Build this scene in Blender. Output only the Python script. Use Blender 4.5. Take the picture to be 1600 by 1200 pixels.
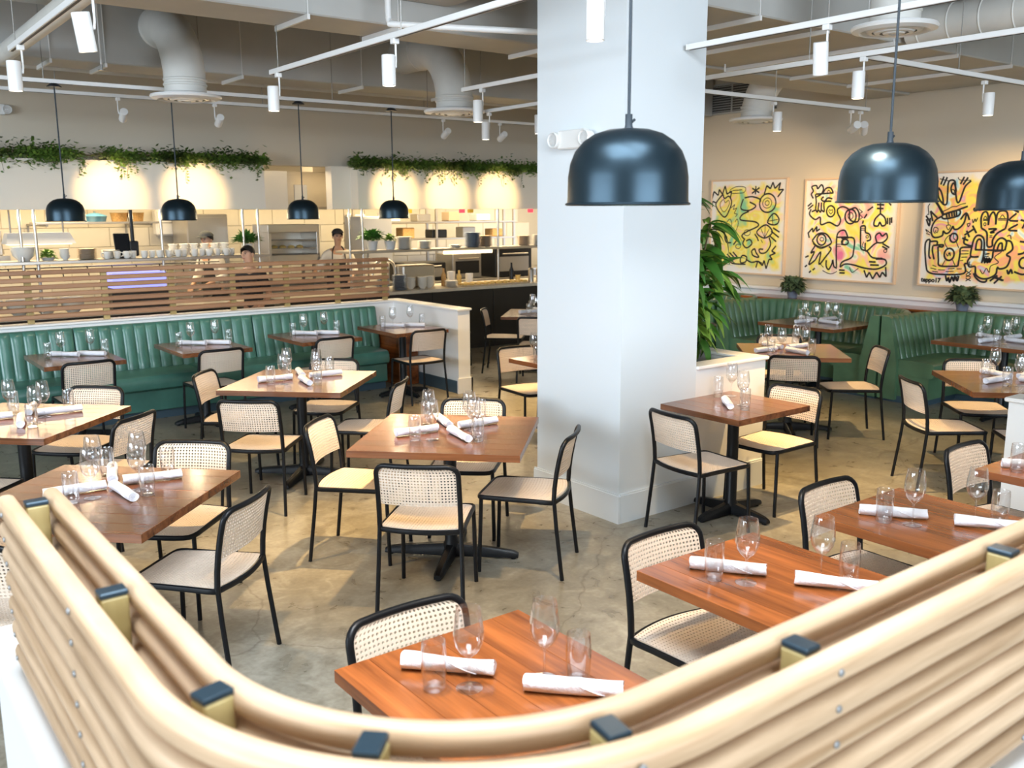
import bpy, bmesh, math, random
from mathutils import Vector, Matrix
import numpy as np
random.seed(7)
PI = math.pi
scn = bpy.context.scene
COL = scn.collection
for o in list(bpy.data.objects): bpy.data.objects.remove(o)

# ------------------------------------------------------------------ camera
cd = bpy.data.cameras.new('camera'); cam = bpy.data.objects.new('camera', cd); COL.objects.link(cam)
pt, ro, hd = math.radians(10.506), math.radians(-0.284), math.radians(52.65)
fw = Vector((math.cos(hd)*math.cos(pt), math.sin(hd)*math.cos(pt), -math.sin(pt)))
rt = Vector((math.sin(hd), -math.cos(hd), 0)); up = rt.cross(fw)
r2 = rt*math.cos(ro)+up*math.sin(ro); u2 = -rt*math.sin(ro)+up*math.cos(ro)
cam.matrix_world = Matrix(((r2.x, u2.x, -fw.x, 0), (r2.y, u2.y, -fw.y, 0), (r2.z, u2.z, -fw.z, 2.0), (0, 0, 0, 1)))
cd.sensor_width = 36; cd.lens = 1444.02/1600*36; cd.clip_start = 0.05; cd.clip_end = 200
cd.dof.use_dof = True; cd.dof.focus_distance = 4.6; cd.dof.aperture_fstop = 4.5
scn.camera = cam

# ------------------------------------------------------------------ world, exposure, daylight
W = bpy.data.worlds.new('world'); scn.world = W; W.use_nodes = True
bg = W.node_tree.nodes['Background']; bg.inputs[0].default_value = (0.80, 0.88, 1.0, 1); bg.inputs[1].default_value = 1.4
vs = scn.view_settings
vs.view_transform = 'Standard'; vs.look = 'None'; vs.gamma = 1; vs.use_curve_mapping = False
vs.exposure = 0.66
scn.cycles.transparent_max_bounces = 40; scn.cycles.max_bounces = 8; scn.cycles.diffuse_bounces = 5
scn.cycles.sample_clamp_indirect = 6
scn.cycles.caustics_reflective = False; scn.cycles.caustics_refractive = False

def area(name, loc, target, sx, sy, power, col):
    l = bpy.data.lights.new(name, 'AREA'); l.shape = 'RECTANGLE'; l.size = sx; l.size_y = sy
    l.energy = power; l.color = col
    o = bpy.data.objects.new(name, l); COL.objects.link(o); o.location = loc
    o.rotation_euler = (Vector(target)-Vector(loc)).to_track_quat('-Z', 'Y').to_euler(); return o
# daylight entering through the storefront windows behind and beside the viewpoint
area('storefront_daylight', (0.6, -8.9, 2.9), (3.2, 5, 1.0), 9.0, 2.1, 800, (0.76, 0.88, 1.0))
area('side_daylight', (-8.9, 3.0, 2.9), (4, 5.0, 1.0), 9.0, 2.0, 620, (0.76, 0.88, 1.0))
# skylight in the ceiling over the railing
area('skylight', (0.75, 1.05, 4.2), (0.9, 1.2, 0), 2.6, 2.0, 215, (0.80, 0.90, 1.0))
# fluorescent troffers in the kitchen ceiling
for kx in (2.6, 5.6, 8.6, 11.5):
    area('kitchen_light', (kx, 13.6, 2.93), (kx, 13.6, 0), 1.8, 0.7, 80, (1.0, 0.77, 0.45))
area('kitchen_front_light', (7.6, 11.9, 1.98), (7.6, 11.3, 0.9), 3.6, 0.1, 40, (1.0, 0.78, 0.48))
area('kitchen_front_light', (3.0, 11.9, 1.98), (3.0, 11.3, 0.9), 3.6, 0.1, 30, (1.0, 0.78, 0.48))

# ------------------------------------------------------------------ materials
def mat(name, col, rough=0.5, metal=0.0, coat=0.0, noise=0.0, nscale=8.0, bump=0.0, bscale=60.0, rnd=0.0, emit=None, estr=0.0, spec=0.5, sss=0.0):
    m = bpy.data.materials.new(name); m.use_nodes = True; nt = m.node_tree; N = nt.nodes; L = nt.links
    p = N['Principled BSDF']; p.inputs['Base Color'].default_value = (*col, 1); p.inputs['Roughness'].default_value = rough
    p.inputs['Metallic'].default_value = metal; p.inputs['Coat Weight'].default_value = coat
    p.inputs['Specular IOR Level'].default_value = spec
    if sss: p.inputs['Subsurface Weight'].default_value = sss
    tc = N.new('ShaderNodeTexCoord')
    if noise > 0 or rnd > 0:
        nz = N.new('ShaderNodeTexNoise'); nz.inputs['Scale'].default_value = nscale; nz.inputs['Detail'].default_value = 4
        L.new(tc.outputs['Object'], nz.inputs['Vector'])
        hs = N.new('ShaderNodeHueSaturation'); hs.inputs['Color'].default_value = (*col, 1)
        mr = N.new('ShaderNodeMapRange'); mr.inputs[1].default_value = 0.3; mr.inputs[2].default_value = 0.7
        mr.inputs[3].default_value = 1-noise; mr.inputs[4].default_value = 1+noise
        L.new(nz.outputs['Fac'], mr.inputs[0])
        if rnd > 0:
            oi = N.new('ShaderNodeObjectInfo'); m2 = N.new('ShaderNodeMapRange')
            m2.inputs[3].default_value = 1-rnd; m2.inputs[4].default_value = 1+rnd; L.new(oi.outputs['Random'], m2.inputs[0])
            mm = N.new('ShaderNodeMath'); mm.operation = 'MULTIPLY'; L.new(mr.outputs[0], mm.inputs[0]); L.new(m2.outputs[0], mm.inputs[1])
            L.new(mm.outputs[0], hs.inputs['Value'])
        else: L.new(mr.outputs[0], hs.inputs['Value'])
        L.new(hs.outputs[0], p.inputs['Base Color'])
    if bump > 0:
        nb = N.new('ShaderNodeTexNoise'); nb.inputs['Scale'].default_value = bscale; nb.inputs['Detail'].default_value = 3
        L.new(tc.outputs['Object'], nb.inputs['Vector'])
        b = N.new('ShaderNodeBump'); b.inputs['Strength'].default_value = bump; b.inputs['Distance'].default_value = 0.01
        L.new(nb.outputs['Fac'], b.inputs['Height']); L.new(b.outputs[0], p.inputs['Normal'])
    if emit: p.inputs['Emission Color'].default_value = (*emit, 1); p.inputs['Emission Strength'].default_value = estr
    return m

def wood(name, dark, light, rough, axis=1, scale=14.0, coat=0.0, rnd=0.25, stretch=0.06, vec=None):
    m = bpy.data.materials.new(name); m.use_nodes = True; nt = m.node_tree; N = nt.nodes; L = nt.links
    p = N['Principled BSDF']; p.inputs['Roughness'].default_value = rough; p.inputs['Coat Weight'].default_value = coat
    p.inputs['Coat Roughness'].default_value = 0.16
    tc = N.new('ShaderNodeTexCoord'); mp = N.new('ShaderNodeMapping'); s = [1, 1, 1]; s[axis] = stretch; s = list(vec) if vec else s
    mp.inputs['Scale'].default_value = s; L.new(tc.outputs['Object'], mp.inputs['Vector'])
    oi = N.new('ShaderNodeObjectInfo'); cm = N.new('ShaderNodeCombineXYZ'); mu = N.new('ShaderNodeMath'); mu.operation = 'MULTIPLY'
    mu.inputs[1].default_value = 37.0; L.new(oi.outputs['Random'], mu.inputs[0])
    for i in range(3): L.new(mu.outputs[0], cm.inputs[i])
    L.new(cm.outputs[0], mp.inputs['Location'])
    nz = N.new('ShaderNodeTexNoise'); nz.inputs['Scale'].default_value = scale; nz.inputs['Detail'].default_value = 6; nz.inputs['Distortion'].default_value = 0.6
    L.new(mp.outputs[0], nz.inputs['Vector'])
    n2 = N.new('ShaderNodeTexNoise'); n2.inputs['Scale'].default_value = scale*6; n2.inputs['Detail'].default_value = 3; L.new(mp.outputs[0], n2.inputs['Vector'])
    mx = N.new('ShaderNodeMix'); mx.data_type = 'FLOAT'; mx.inputs[0].default_value = 0.22
    L.new(nz.outputs['Fac'], mx.inputs[2]); L.new(n2.outputs['Fac'], mx.inputs[3])
    cr = N.new('ShaderNodeValToRGB'); cr.color_ramp.elements[0].position = 0.30; cr.color_ramp.elements[1].position = 0.70
    cr.color_ramp.elements[0].color = (*dark, 1); cr.color_ramp.elements[1].color = (*light, 1)
    L.new(mx.outputs[0], cr.inputs[0])
    hs = N.new('ShaderNodeHueSaturation'); L.new(cr.outputs[0], hs.inputs['Color'])
    mr = N.new('ShaderNodeMapRange'); mr.inputs[3].default_value = 1-rnd; mr.inputs[4].default_value = 1+rnd
    L.new(oi.outputs['Random'], mr.inputs[0]); L.new(mr.outputs[0], hs.inputs['Value'])
    L.new(hs.outputs[0], p.inputs['Base Color'])
    return m

M = {}
M['pillar'] = mat('pillar_paint', (0.72, 0.77, 0.80), 0.55, bump=0.04, bscale=90)
M['wall'] = mat('warm_white_wall', (0.62, 0.55, 0.44), 0.7, bump=0.04, bscale=80)
M['halfwall'] = mat('half_wall_paint', (0.82, 0.83, 0.83), 0.5)
M['trimw'] = mat('trim_paint', (0.84, 0.84, 0.83), 0.45)
M['toe'] = mat('dark_toe_kick', (0.05, 0.09, 0.12), 0.6)
M['soffit'] = mat('soffit_paint', (0.82, 0.76, 0.66), 0.6)
M['duct'] = mat('painted_duct', (0.47, 0.47, 0.45), 0.55, noise=0.10, nscale=1.5, bump=0.06, bscale=9)
M['ceil'] = mat('ceiling_paint', (0.30, 0.28, 0.25), 0.8, noise=0.15, nscale=1.2)
M['duct_round'] = mat('painted_round_duct', (0.66, 0.65, 0.61), 0.5, noise=0.06, nscale=4)
M['white_metal'] = mat('white_powder_coat', (0.80, 0.80, 0.79), 0.35)
M['black'] = mat('black_powder_coat', (0.004, 0.005, 0.007), 0.38, spec=0.32, bump=0.02, bscale=400)
M['blackp'] = mat('black_pendant_enamel', (0.022, 0.040, 0.054), 0.33, metal=0.75, bump=0.02, bscale=900)
M['inner'] = mat('pendant_inner_white', (0.75, 0.72, 0.66), 0.5)
M['cord'] = mat('cord_black', (0.02, 0.03, 0.04), 0.6)
M['cane'] = mat('cream_perforated_shell', (0.80, 0.67, 0.55), 0.5, noise=0.04, nscale=6)
M['green'] = mat('green_leather', (0.065, 0.195, 0.155), 0.30, noise=0.18, nscale=5, bump=0.10, bscale=45, coat=0.15)
M['greenb'] = mat('green_leather_warmlit_tone', (0.090, 0.185, 0.100), 0.32, noise=0.18, nscale=5, bump=0.10, bscale=45, coat=0.15)  # same green leather, with the booths' warmer light put into its colour
M['walnut'] = wood('walnut_tabletop', (0.105, 0.028, 0.008), (0.46, 0.140, 0.034), 0.22, axis=1, coat=0.35, rnd=0.16)
M['walnutd'] = wood('dark_walnut_tabletop', (0.065, 0.022, 0.009), (0.29, 0.105, 0.038), 0.22, axis=1, coat=0.35, rnd=0.14)
M['slat'] = wood('slat_wood_daylit_tone', (0.36, 0.22, 0.115), (0.74, 0.54, 0.36), 0.42, axis=0, scale=26, rnd=0.07, vec=(0.05, 0.05, 1))  # screen wood again, with the railing's daylight mixed into a paler colour
M['slatb'] = wood('slat_wood_shaded_tone', (0.25, 0.12, 0.06), (0.44, 0.25, 0.14), 0.5, axis=0, scale=9, rnd=0.08, stretch=0.05)  # railing wood with the dimmer light at the back put into its colour
M['post'] = wood('olive_post_wood', (0.30, 0.22, 0.07), (0.52, 0.41, 0.18), 0.5, axis=2, scale=9, rnd=0.05)
M['cap'] = mat('blue_black_cap', (0.018, 0.038, 0.055), 0.35, metal=0.4)
M['bolt'] = mat('bolt_head_steel', (0.30, 0.30, 0.30), 0.5, metal=0.6)
M['linen'] = mat('blue_white_linen', (0.84, 0.86, 0.92), 0.8, noise=0.03, nscale=40, bump=0.35, bscale=120)
M['dish'] = mat('white_crockery', (0.80, 0.77, 0.70), 0.25)
M['dishb'] = mat('blue_grey_crockery', (0.17, 0.22, 0.30), 0.3, noise=0.2, nscale=30)
M['dishs'] = mat('sand_crockery', (0.55, 0.42, 0.28), 0.35)
M['steel'] = mat('brushed_steel', (0.52, 0.49, 0.44), 0.32, metal=0.9, noise=0.05, nscale=3)
M['steeld'] = mat('dull_steel', (0.30, 0.29, 0.27), 0.4, metal=0.7)
M['barfront'] = mat('dark_bar_front', (0.022, 0.017, 0.014), 0.45, noise=0.2, nscale=2)
M['bartop'] = mat('pale_stone_counter', (0.62, 0.55, 0.44), 0.3, noise=0.08, nscale=12)
M['tile'] = mat('cream_wall_tile', (0.66, 0.61, 0.50), 0.22, rnd=0.05, noise=0.02)
M['grout'] = mat('tile_grout', (0.48, 0.44, 0.36), 0.8)
M['leaf'] = mat('glossy_leaf', (0.065, 0.205, 0.028), 0.38, noise=0.3, nscale=14, rnd=0.35)
M['leafl'] = mat('light_leaf', (0.22, 0.38, 0.055), 0.4, noise=0.25, nscale=14, rnd=0.3)
M['vine'] = mat('vine_leaf', (0.085, 0.155, 0.025), 0.5, noise=0.7, nscale=3.0)
M['fern'] = mat('dusty_leaf', (0.10, 0.14, 0.06), 0.6, noise=0.4, nscale=8)
M['stem'] = mat('plant_stem', (0.16, 0.12, 0.05), 0.7)
M['soil'] = mat('planter_soil', (0.04, 0.03, 0.02), 0.9)
M['potw'] = mat('white_pot', (0.72, 0.71, 0.68), 0.35)
M['potg'] = mat('blue_grey_pot', (0.16, 0.19, 0.24), 0.45)
M['frame'] = mat('pale_oak_frame', (0.68, 0.50, 0.34), 0.5)
M['ink'] = mat('black_ink', (0.012, 0.010, 0.012), 0.6)
M['skin'] = mat('skin', (0.60, 0.36, 0.24), 0.5, sss=0.05)
M['hair'] = mat('dark_hair', (0.012, 0.010, 0.010), 0.6)
M['shirtw'] = mat('white_cotton', (0.78, 0.76, 0.71), 0.8, bump=0.15, bscale=25)
M['shirtd'] = mat('black_cotton', (0.02, 0.02, 0.024), 0.8, bump=0.15, bscale=25)
M['capd'] = mat('grey_cap', (0.10, 0.11, 0.11), 0.8)
M['lipc'] = mat('lips', (0.45, 0.18, 0.15), 0.5)
M['eyew'] = mat('eye_dark', (0.03, 0.02, 0.02), 0.3)
M['blue_pan'] = mat('blue_enamel', (0.10, 0.28, 0.42), 0.3)
M['basket'] = mat('tan_basket', (0.48, 0.28, 0.10), 0.7, noise=0.3, nscale=60)
M['lamp'] = mat('lamp_lens', (1, 0.9, 0.75), 0.4, emit=(1, 0.88, 0.68), estr=9.0)
M['screen_blue'] = mat('blue_lit_screen', (0.1, 0.1, 0.4), 0.3, emit=(0.28, 0.30, 1.0), estr=1.1)
M['red_led'] = mat('red_display', (0.2, 0, 0), 0.3, emit=(1, 0.05, 0.08), estr=1.2)
M['amber_tag'] = mat('amber_tag', (0.65, 0.42, 0.05), 0.5)
M['food'] = mat('pastry_yellow', (0.72, 0.50, 0.16), 0.6, noise=0.2, nscale=25)
M['plastic_w'] = mat('white_plastic', (0.78, 0.78, 0.76), 0.4)
M['grille'] = mat('dark_grille', (0.06, 0.055, 0.05), 0.6)
M['kfloor'] = mat('kitchen_floor', (0.16, 0.12, 0.10), 0.6)
M['heat'] = mat('heat_glow', (0.8, 0.6, 0.35), 0.5, emit=(1, 0.78, 0.48), estr=1.6)

def glass_mat():
    m = bpy.data.materials.new('clear_glass'); m.use_nodes = True; nt = m.node_tree; N = nt.nodes; L = nt.links
    N.remove(N['Principled BSDF']); out = N['Material Output']
    t = N.new('ShaderNodeBsdfTransparent'); t.inputs[0].default_value = (0.965, 0.97, 0.975, 1)
    g = N.new('ShaderNodeBsdfGlossy'); g.inputs['Roughness'].default_value = 0.03; g.inputs[0].default_value = (1, 1, 1, 1)
    f = N.new('ShaderNodeLayerWeight'); f.inputs['Blend'].default_value = 0.5
    pw = N.new('ShaderNodeMath'); pw.operation = 'POWER'; pw.inputs[1].default_value = 2.6; L.new(f.outputs['Facing'], pw.inputs[0])
    mr = N.new('ShaderNodeMapRange'); mr.inputs[3].default_value = 0.075; mr.inputs[4].default_value = 1.0
    L.new(pw.outputs[0], mr.inputs[0])
    mx = N.new('ShaderNodeMixShader'); L.new(mr.outputs[0], mx.inputs[0]); L.new(t.outputs[0], mx.inputs[1]); L.new(g.outputs[0], mx.inputs[2])
    L.new(mx.outputs[0], out.inputs[0]); return m
M['glass'] = glass_mat()

def concrete():
    m = bpy.data.materials.new('polished_concrete'); m.use_nodes = True; nt = m.node_tree; N = nt.nodes; L = nt.links
    p = N['Principled BSDF']; tc = N.new('ShaderNodeTexCoord')
    def noise(s, d, dist=0.0):
        n = N.new('ShaderNodeTexNoise'); n.inputs['Scale'].default_value = s; n.inputs['Detail'].default_value = d
        n.inputs['Distortion'].default_value = dist; L.new(tc.outputs['Object'], n.inputs['Vector']); return n
    a = noise(0.9, 8, 0.8); b = noise(5.5, 9, 1.5); c = noise(38, 4)
    cr = N.new('ShaderNodeValToRGB'); e = cr.color_ramp.elements
    e[0].position = 0.30; e[0].color = (0.135, 0.118, 0.088, 1); e[1].position = 0.70; e[1].color = (0.44, 0.42, 0.355, 1)
    x = e.new(0.50); x.color = (0.25, 0.23, 0.18, 1)
    m1 = N.new('ShaderNodeMix'); m1.data_type = 'FLOAT'; m1.inputs[0].default_value = 0.5
    L.new(a.outputs['Fac'], m1.inputs[2]); L.new(b.outputs['Fac'], m1.inputs[3])
    m3 = N.new('ShaderNodeMix'); m3.data_type = 'FLOAT'; m3.inputs[0].default_value = 0.18
    L.new(m1.outputs[0], m3.inputs[2]); L.new(c.outputs['Fac'], m3.inputs[3]); L.new(m3.outputs[0], cr.inputs[0])
    # dark patches and hairline cracks
    s = noise(2.1, 5, 2.5); r = N.new('ShaderNodeValToRGB'); r.color_ramp.elements[0].position = 0.62; r.color_ramp.elements[1].position = 0.70
    r.color_ramp.elements[0].color = (1, 1, 1, 1); r.color_ramp.elements[1].color = (0.66, 0.62, 0.56, 1); L.new(s.outputs['Fac'], r.inputs[0])
    mm = N.new('ShaderNodeMix'); mm.data_type = 'RGBA'; mm.blend_type = 'MULTIPLY'; mm.inputs[0].default_value = 0.8
    L.new(cr.outputs[0], mm.inputs[6]); L.new(r.outputs[0], mm.inputs[7])
    v = N.new('ShaderNodeTexVoronoi'); v.feature = 'DISTANCE_TO_EDGE'; v.inputs['Scale'].default_value = 0.55
    dn = N.new('ShaderNodeMix'); dn.data_type = 'RGBA'; dn.inputs[0].default_value = 0.22
    nn = noise(2.6, 6); L.new(tc.outputs['Object'], dn.inputs[6]); L.new(nn.outputs['Color'], dn.inputs[7]); L.new(dn.outputs[2], v.inputs['Vector'])
    vr = N.new('ShaderNodeValToRGB'); vr.color_ramp.elements[0].position = 0.0; vr.color_ramp.elements[1].position = 0.004
    vr.color_ramp.elements[0].color = (0.5, 0.46, 0.4, 1); vr.color_ramp.elements[1].color = (1, 1, 1, 1); L.new(v.outputs['Distance'], vr.inputs[0])
    m4 = N.new('ShaderNodeMix'); m4.data_type = 'RGBA'; m4.blend_type = 'MULTIPLY'; m4.inputs[0].default_value = 0.6
    L.new(mm.outputs[2], m4.inputs[6]); L.new(vr.outputs[0], m4.inputs[7]); L.new(m4.outputs[2], p.inputs['Base Color'])
    rr = N.new('ShaderNodeMapRange'); rr.inputs[3].default_value = 0.20; rr.inputs[4].default_value = 0.42
    L.new(b.outputs['Fac'], rr.inputs[0]); L.new(rr.outputs[0], p.inputs['Roughness'])
    bp = N.new('ShaderNodeBump'); bp.inputs['Strength'].default_value = 0.05; L.new(b.outputs['Fac'], bp.inputs['Height']); L.new(bp.outputs[0], p.inputs['Normal'])
    return m
M['concrete'] = concrete()

def art_mat(seed, hues):
    m = bpy.data.materials.new('spray_paint_canvas'); m.use_nodes = True; nt = m.node_tree; N = nt.nodes; L = nt.links
    p = N['Principled BSDF']; p.inputs['Roughness'].default_value = 0.6
    tc = N.new('ShaderNodeTexCoord'); mp = N.new('ShaderNodeMapping'); mp.inputs['Location'].default_value = (seed*3.7, seed*1.3, seed)
    L.new(tc.outputs['Object'], mp.inputs['Vector'])
    nz = N.new('ShaderNodeTexNoise'); nz.inputs['Scale'].default_value = 4.2; nz.inputs['Detail'].default_value = 1.2; nz.inputs['Distortion'].default_value = 0.8
    L.new(mp.outputs[0], nz.inputs['Vector'])
    cr = N.new('ShaderNodeValToRGB'); e = cr.color_ramp.elements
    e[0].position = hues[0][0]; e[0].color = (*hues[0][1], 1); e[1].position = hues[-1][0]; e[1].color = (*hues[-1][1], 1)
    for q, c in hues[1:-1]: x = e.new(q); x.color = (*c, 1)
    L.new(nz.outputs['Fac'], cr.inputs[0])
    # box distance mask with noisy edge: object coords of canvas are centred, y across, z up
    sp = N.new('ShaderNodeSeparateXYZ'); L.new(tc.outputs['Object'], sp.inputs[0])
    ab = []
    for i in (1, 2):
        q = N.new('ShaderNodeMath'); q.operation = 'ABSOLUTE'; L.new(sp.outputs[i], q.inputs[0]); ab.append(q)
    mxn = N.new('ShaderNodeMath'); mxn.operation = 'MAXIMUM'; L.new(ab[0].outputs[0], mxn.inputs[0]); L.new(ab[1].outputs[0], mxn.inputs[1])
    n2 = N.new('ShaderNodeTexNoise'); n2.inputs['Scale'].default_value = 7; L.new(mp.outputs[0], n2.inputs['Vector'])
    ad = N.new('ShaderNodeMath'); ad.operation = 'MULTIPLY_ADD'; ad.inputs[1].default_value = 0.22; L.new(n2.outputs['Fac'], ad.inputs[0]); L.new(mxn.outputs[0], ad.inputs[2])
    mr = N.new('ShaderNodeMapRange'); mr.inputs[1].default_value = 0.62; mr.inputs[2].default_value = 0.70; L.new(ad.outputs[0], mr.inputs[0])
    mx = N.new('ShaderNodeMix'); mx.data_type = 'RGBA'; L.new(mr.outputs[0], mx.inputs[0]); L.new(cr.outputs[0], mx.inputs[6]); mx.inputs[7].default_value = (0.80, 0.79, 0.76, 1)
    L.new(mx.outputs[2], p.inputs['Base Color']); return m

# ------------------------------------------------------------------ mesh helpers
class MB:
    def __init__(s): s.v = []; s.f = []
    def add(s, v, f):
        n = len(s.v); s.v += [tuple(x) for x in v]; s.f += [tuple(i+n for i in q) for q in f]; return s
    def box(s, x0, x1, y0, y1, z0, z1):
        return s.add([(x0, y0, z0), (x1, y0, z0), (x1, y1, z0), (x0, y1, z0), (x0, y0, z1), (x1, y0, z1), (x1, y1, z1), (x0, y1, z1)],
                     [(0, 3, 2, 1), (4, 5, 6, 7), (0, 1, 5, 4), (1, 2, 6, 5), (2, 3, 7, 6), (3, 0, 4, 7)])
    def bbox(s, x0, x1, y0, y1, z0, z1, b):   # bevelled top/side edges box (chamfer)
        v = []; f = []
        for z, i in ((z0, b), (z0+b, 0), (z1-b, 0), (z1, b)):
            a, c, d, e = x0+i, x1-i, y0+i, y1-i; k = b if i == 0 else b*0.5
            v += [(a+k, d, z), (c-k, d, z), (c, d+k, z), (c, e-k, z), (c-k, e, z), (a+k, e, z), (a, e-k, z), (a, d+k, z)]
        for r in range(3):
            for j in range(8): f.append((r*8+j, r*8+(j+1) % 8, r*8+8+(j+1) % 8, r*8+8+j))
        f.append(tuple(reversed(range(8)))); f.append(tuple(range(24, 32))); return s.add(v, f)
    def tube(s, pts, r, n=8, closed=False, caps=True, rx=None):
        P = [Vector(p) for p in pts]; m = len(P); v = []; prev = None
        for i in range(m):
            if closed: t = P[(i+1) % m]-P[i-1]
            else: t = P[min(i+1, m-1)]-P[max(i-1, 0)]
            t.normalize()
            if prev is None:
                a = Vector((0, 0, 1)) if abs(t.z) < 0.9 else Vector((1, 0, 0)); u = t.cross(a).normalized()
            else: u = (prev-t*prev.dot(t)).normalized()
            prev = u; w = t.cross(u); rr = r[i] if isinstance(r, (list, tuple)) else r; r_w = rr*(rx or 1)
            for k in range(n):
                a = 2*PI*k/n; v.append(P[i]+u*math.cos(a)*rr+w*math.sin(a)*r_w)
        f = []
        for i in range(m if closed else m-1):
            for k in range(n): f.append((i*n+k, i*n+(k+1) % n, ((i+1) % m)*n+(k+1) % n, ((i+1) % m)*n+k))
        if caps and not closed: f.append(tuple(reversed(range(n)))); f.append(tuple(range((m-1)*n, m*n)))
        return s.add(v, f)
    def lathe(s, prof, n=20, c=(0, 0, 0), close=False):
        v = []; f = []; m = len(prof)
        for r, z in prof:
            for k in range(n): a = 2*PI*k/n; v.append((c[0]+r*math.cos(a), c[1]+r*math.sin(a), c[2]+z))
        for i in range(m-1):
            for k in range(n): f.append((i*n+k, i*n+(k+1) % n, (i+1)*n+(k+1) % n, (i+1)*n+k))
        return s.add(v, f)
    def cyl(s, c, r, z0, z1, n=16):
        return s.lathe([(0.0001, z0), (r, z0), (r, z1), (0.0001, z1)], n, c)
    def grid(s, G, flip=False):
        R = len(G); Cn = len(G[0]); v = [p for row in G for p in row]; f = []
        for i in range(R-1):
            for j in range(Cn-1):
                q = (i*Cn+j, i*Cn+j+1, (i+1)*Cn+j+1, (i+1)*Cn+j); f.append(q[::-1] if flip else q)
        return s.add(v, f)
    def xf(s, M4): s.v = [tuple(M4 @ Vector(p)) for p in s.v]; return s
    def mesh(s, name, m, smooth=False):
        me = bpy.data.meshes.new(name); me.from_pydata(s.v, [], s.f); me.materials.append(m)
        if smooth:
            me.polygons.foreach_set('use_smooth', [True]*len(me.polygons))
            try: me.set_sharp_from_angle(angle=math.radians(40))
            except Exception: pass
        me.update(); return me
    def build(s, name, m, parent=None, smooth=False, kind=None, label=None):
        return link(name, s.mesh(name, m, smooth), parent, kind, label)

def link(name, me, parent=None, kind=None, label=None):
    o = bpy.data.objects.new(name, me); COL.objects.link(o)
    if parent is not None: o.parent = parent
    if kind: o['kind'] = kind
    if label: o['label'] = label
    return o
def tag(o, label, cat, group=None):
    o['label'] = label; o['category'] = cat
    if group: o['group'] = group
    return o
def thing(name, label, cat, loc=(0, 0, 0), rz=0, group=None):
    o = bpy.data.objects.new(name, None); o.empty_display_size = 0.1; COL.objects.link(o)
    o.location = loc; o.rotation_euler = (0, 0, rz); return tag(o, label, cat, group)
def dup(root, loc, rz, label, group=None):
    r = root.copy(); COL.objects.link(r); r.location = loc; r.rotation_euler = (0, 0, rz); r['label'] = label
    if group: r['group'] = group
    for ch in root.children:
        c = ch.copy(); COL.objects.link(c); c.parent = r
        for g in ch.children: d = g.copy(); COL.objects.link(d); d.parent = c
    return r
def arc(cx, cy, r, a0, a1, n):
    return [(cx+r*math.cos(math.radians(a0+(a1-a0)*i/n)), cy+r*math.sin(math.radians(a0+(a1-a0)*i/n))) for i in range(n+1)]
def smooth_path(pts, k=6, closed=False):
    P = [Vector(p) for p in pts]; n = len(P); out = []
    rng = range(n if closed else n-1)
    for i in rng:
        if closed: a, b, c, d = P[i-1], P[i], P[(i+1) % n], P[(i+2) % n]
        else: a, b, c, d = P[max(i-1, 0)], P[i], P[i+1], P[min(i+2, n-1)]
        for j in range(k):
            t = j/k; out.append(0.5*((2*b)+(c-a)*t+(2*a-5*b+4*c-d)*t*t+(3*b-a-3*c+d)*t**3))
    if not closed: out.append(P[-1])
    return out
def S(name, mb, m, smooth=False): return mb.build(name, m, None, smooth, kind='structure')

# ------------------------------------------------------------------ room shell
S('floor', MB().box(-9, 10.7, -9, 12.6, -0.1, 0), M['concrete'])
S('floor_kitchen', MB().box(-1, 15, 12.6, 16, -0.1, 0), M['kfloor'])
S('ceiling', MB().box(-9, 15, -9, 16, 4.25, 4.4), M['ceil'])
S('wall_right', MB().box(10.5, 10.7, -9, 12.5, 0, 4.25), M['wall'])
# back wall above the kitchen opening
S('wall_back', MB().box(-9, 15, 12.4, 12.6, 2.66, 4.25), M['wall'])
S('wall_kitchen_left', MB().box(-9, -1, 12.4, 12.6, 0, 2.66), M['wall'])
# storefront wall behind the viewpoint with window bays
for i, (a, b) in enumerate([(-9, -4.0), (5.2, 10.7)]): S('wall_front_%d' % (i+1), MB().box(a, b, -9.2, -9, 0, 4.25), M['wall'])
S('wall_front_3', MB().box(-4.0, 5.2, -9.2, -9, 3.95, 4.25), M['wall']); S('wall_front_4', MB().box(-4.0, 5.2, -9.2, -9, 0, 0.85), M['wall'])
for i, (a, b) in enumerate([(-9, -1.6), (7.6, 12.6)]): S('wall_left_%d' % (i+1), MB().box(-9.2, -9, a, b, 0, 4.25), M['wall'])
S('wall_left_3', MB().box(-9.2, -9, -1.6, 7.6, 3.9, 4.25), M['wall']); S('wall_left_4', MB().box(-9.2, -9, -1.6, 7.6, 0, 0.9), M['wall'])
def window(n, x0, x1, y0, y1, z0, z1):
    w = MB(); along_x = abs(x1-x0) > abs(y1-y0); t = 0.05
    for k in range(5):
        if along_x: c = x0+(x1-x0)*k/4; w.box(c-t/2, c+t/2, y0, y1, z0, z1)
        else: c = y0+(y1-y0)*k/4; w.box(x0, x1, c-t/2, c+t/2, z0, z1)
    w.box(x0, x1, y0, y1, z0-t/2, z0+t/2); w.box(x0, x1, y0, y1, z1-t/2, z1+t/2)
    S('window_%d' % n, w, M['steeld'])
window(1, -4.0, 5.2, -9.13, -9.07, 0.85, 3.95); window(2, -9.13, -9.07, -1.6, 7.6, 0.9, 3.9)
sw = MB()
for k in range(4): sw.box(-0.57+k*0.88-0.02, -0.57+k*0.88+0.02, 0.03, 2.07, 4.215, 4.25)
sw.box(-0.6, 2.1, 0.0, 0.04, 4.205, 4.25).box(-0.6, 2.1, 2.06, 2.10, 4.205, 4.25); S('window_3', sw, M['trimw'])
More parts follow.
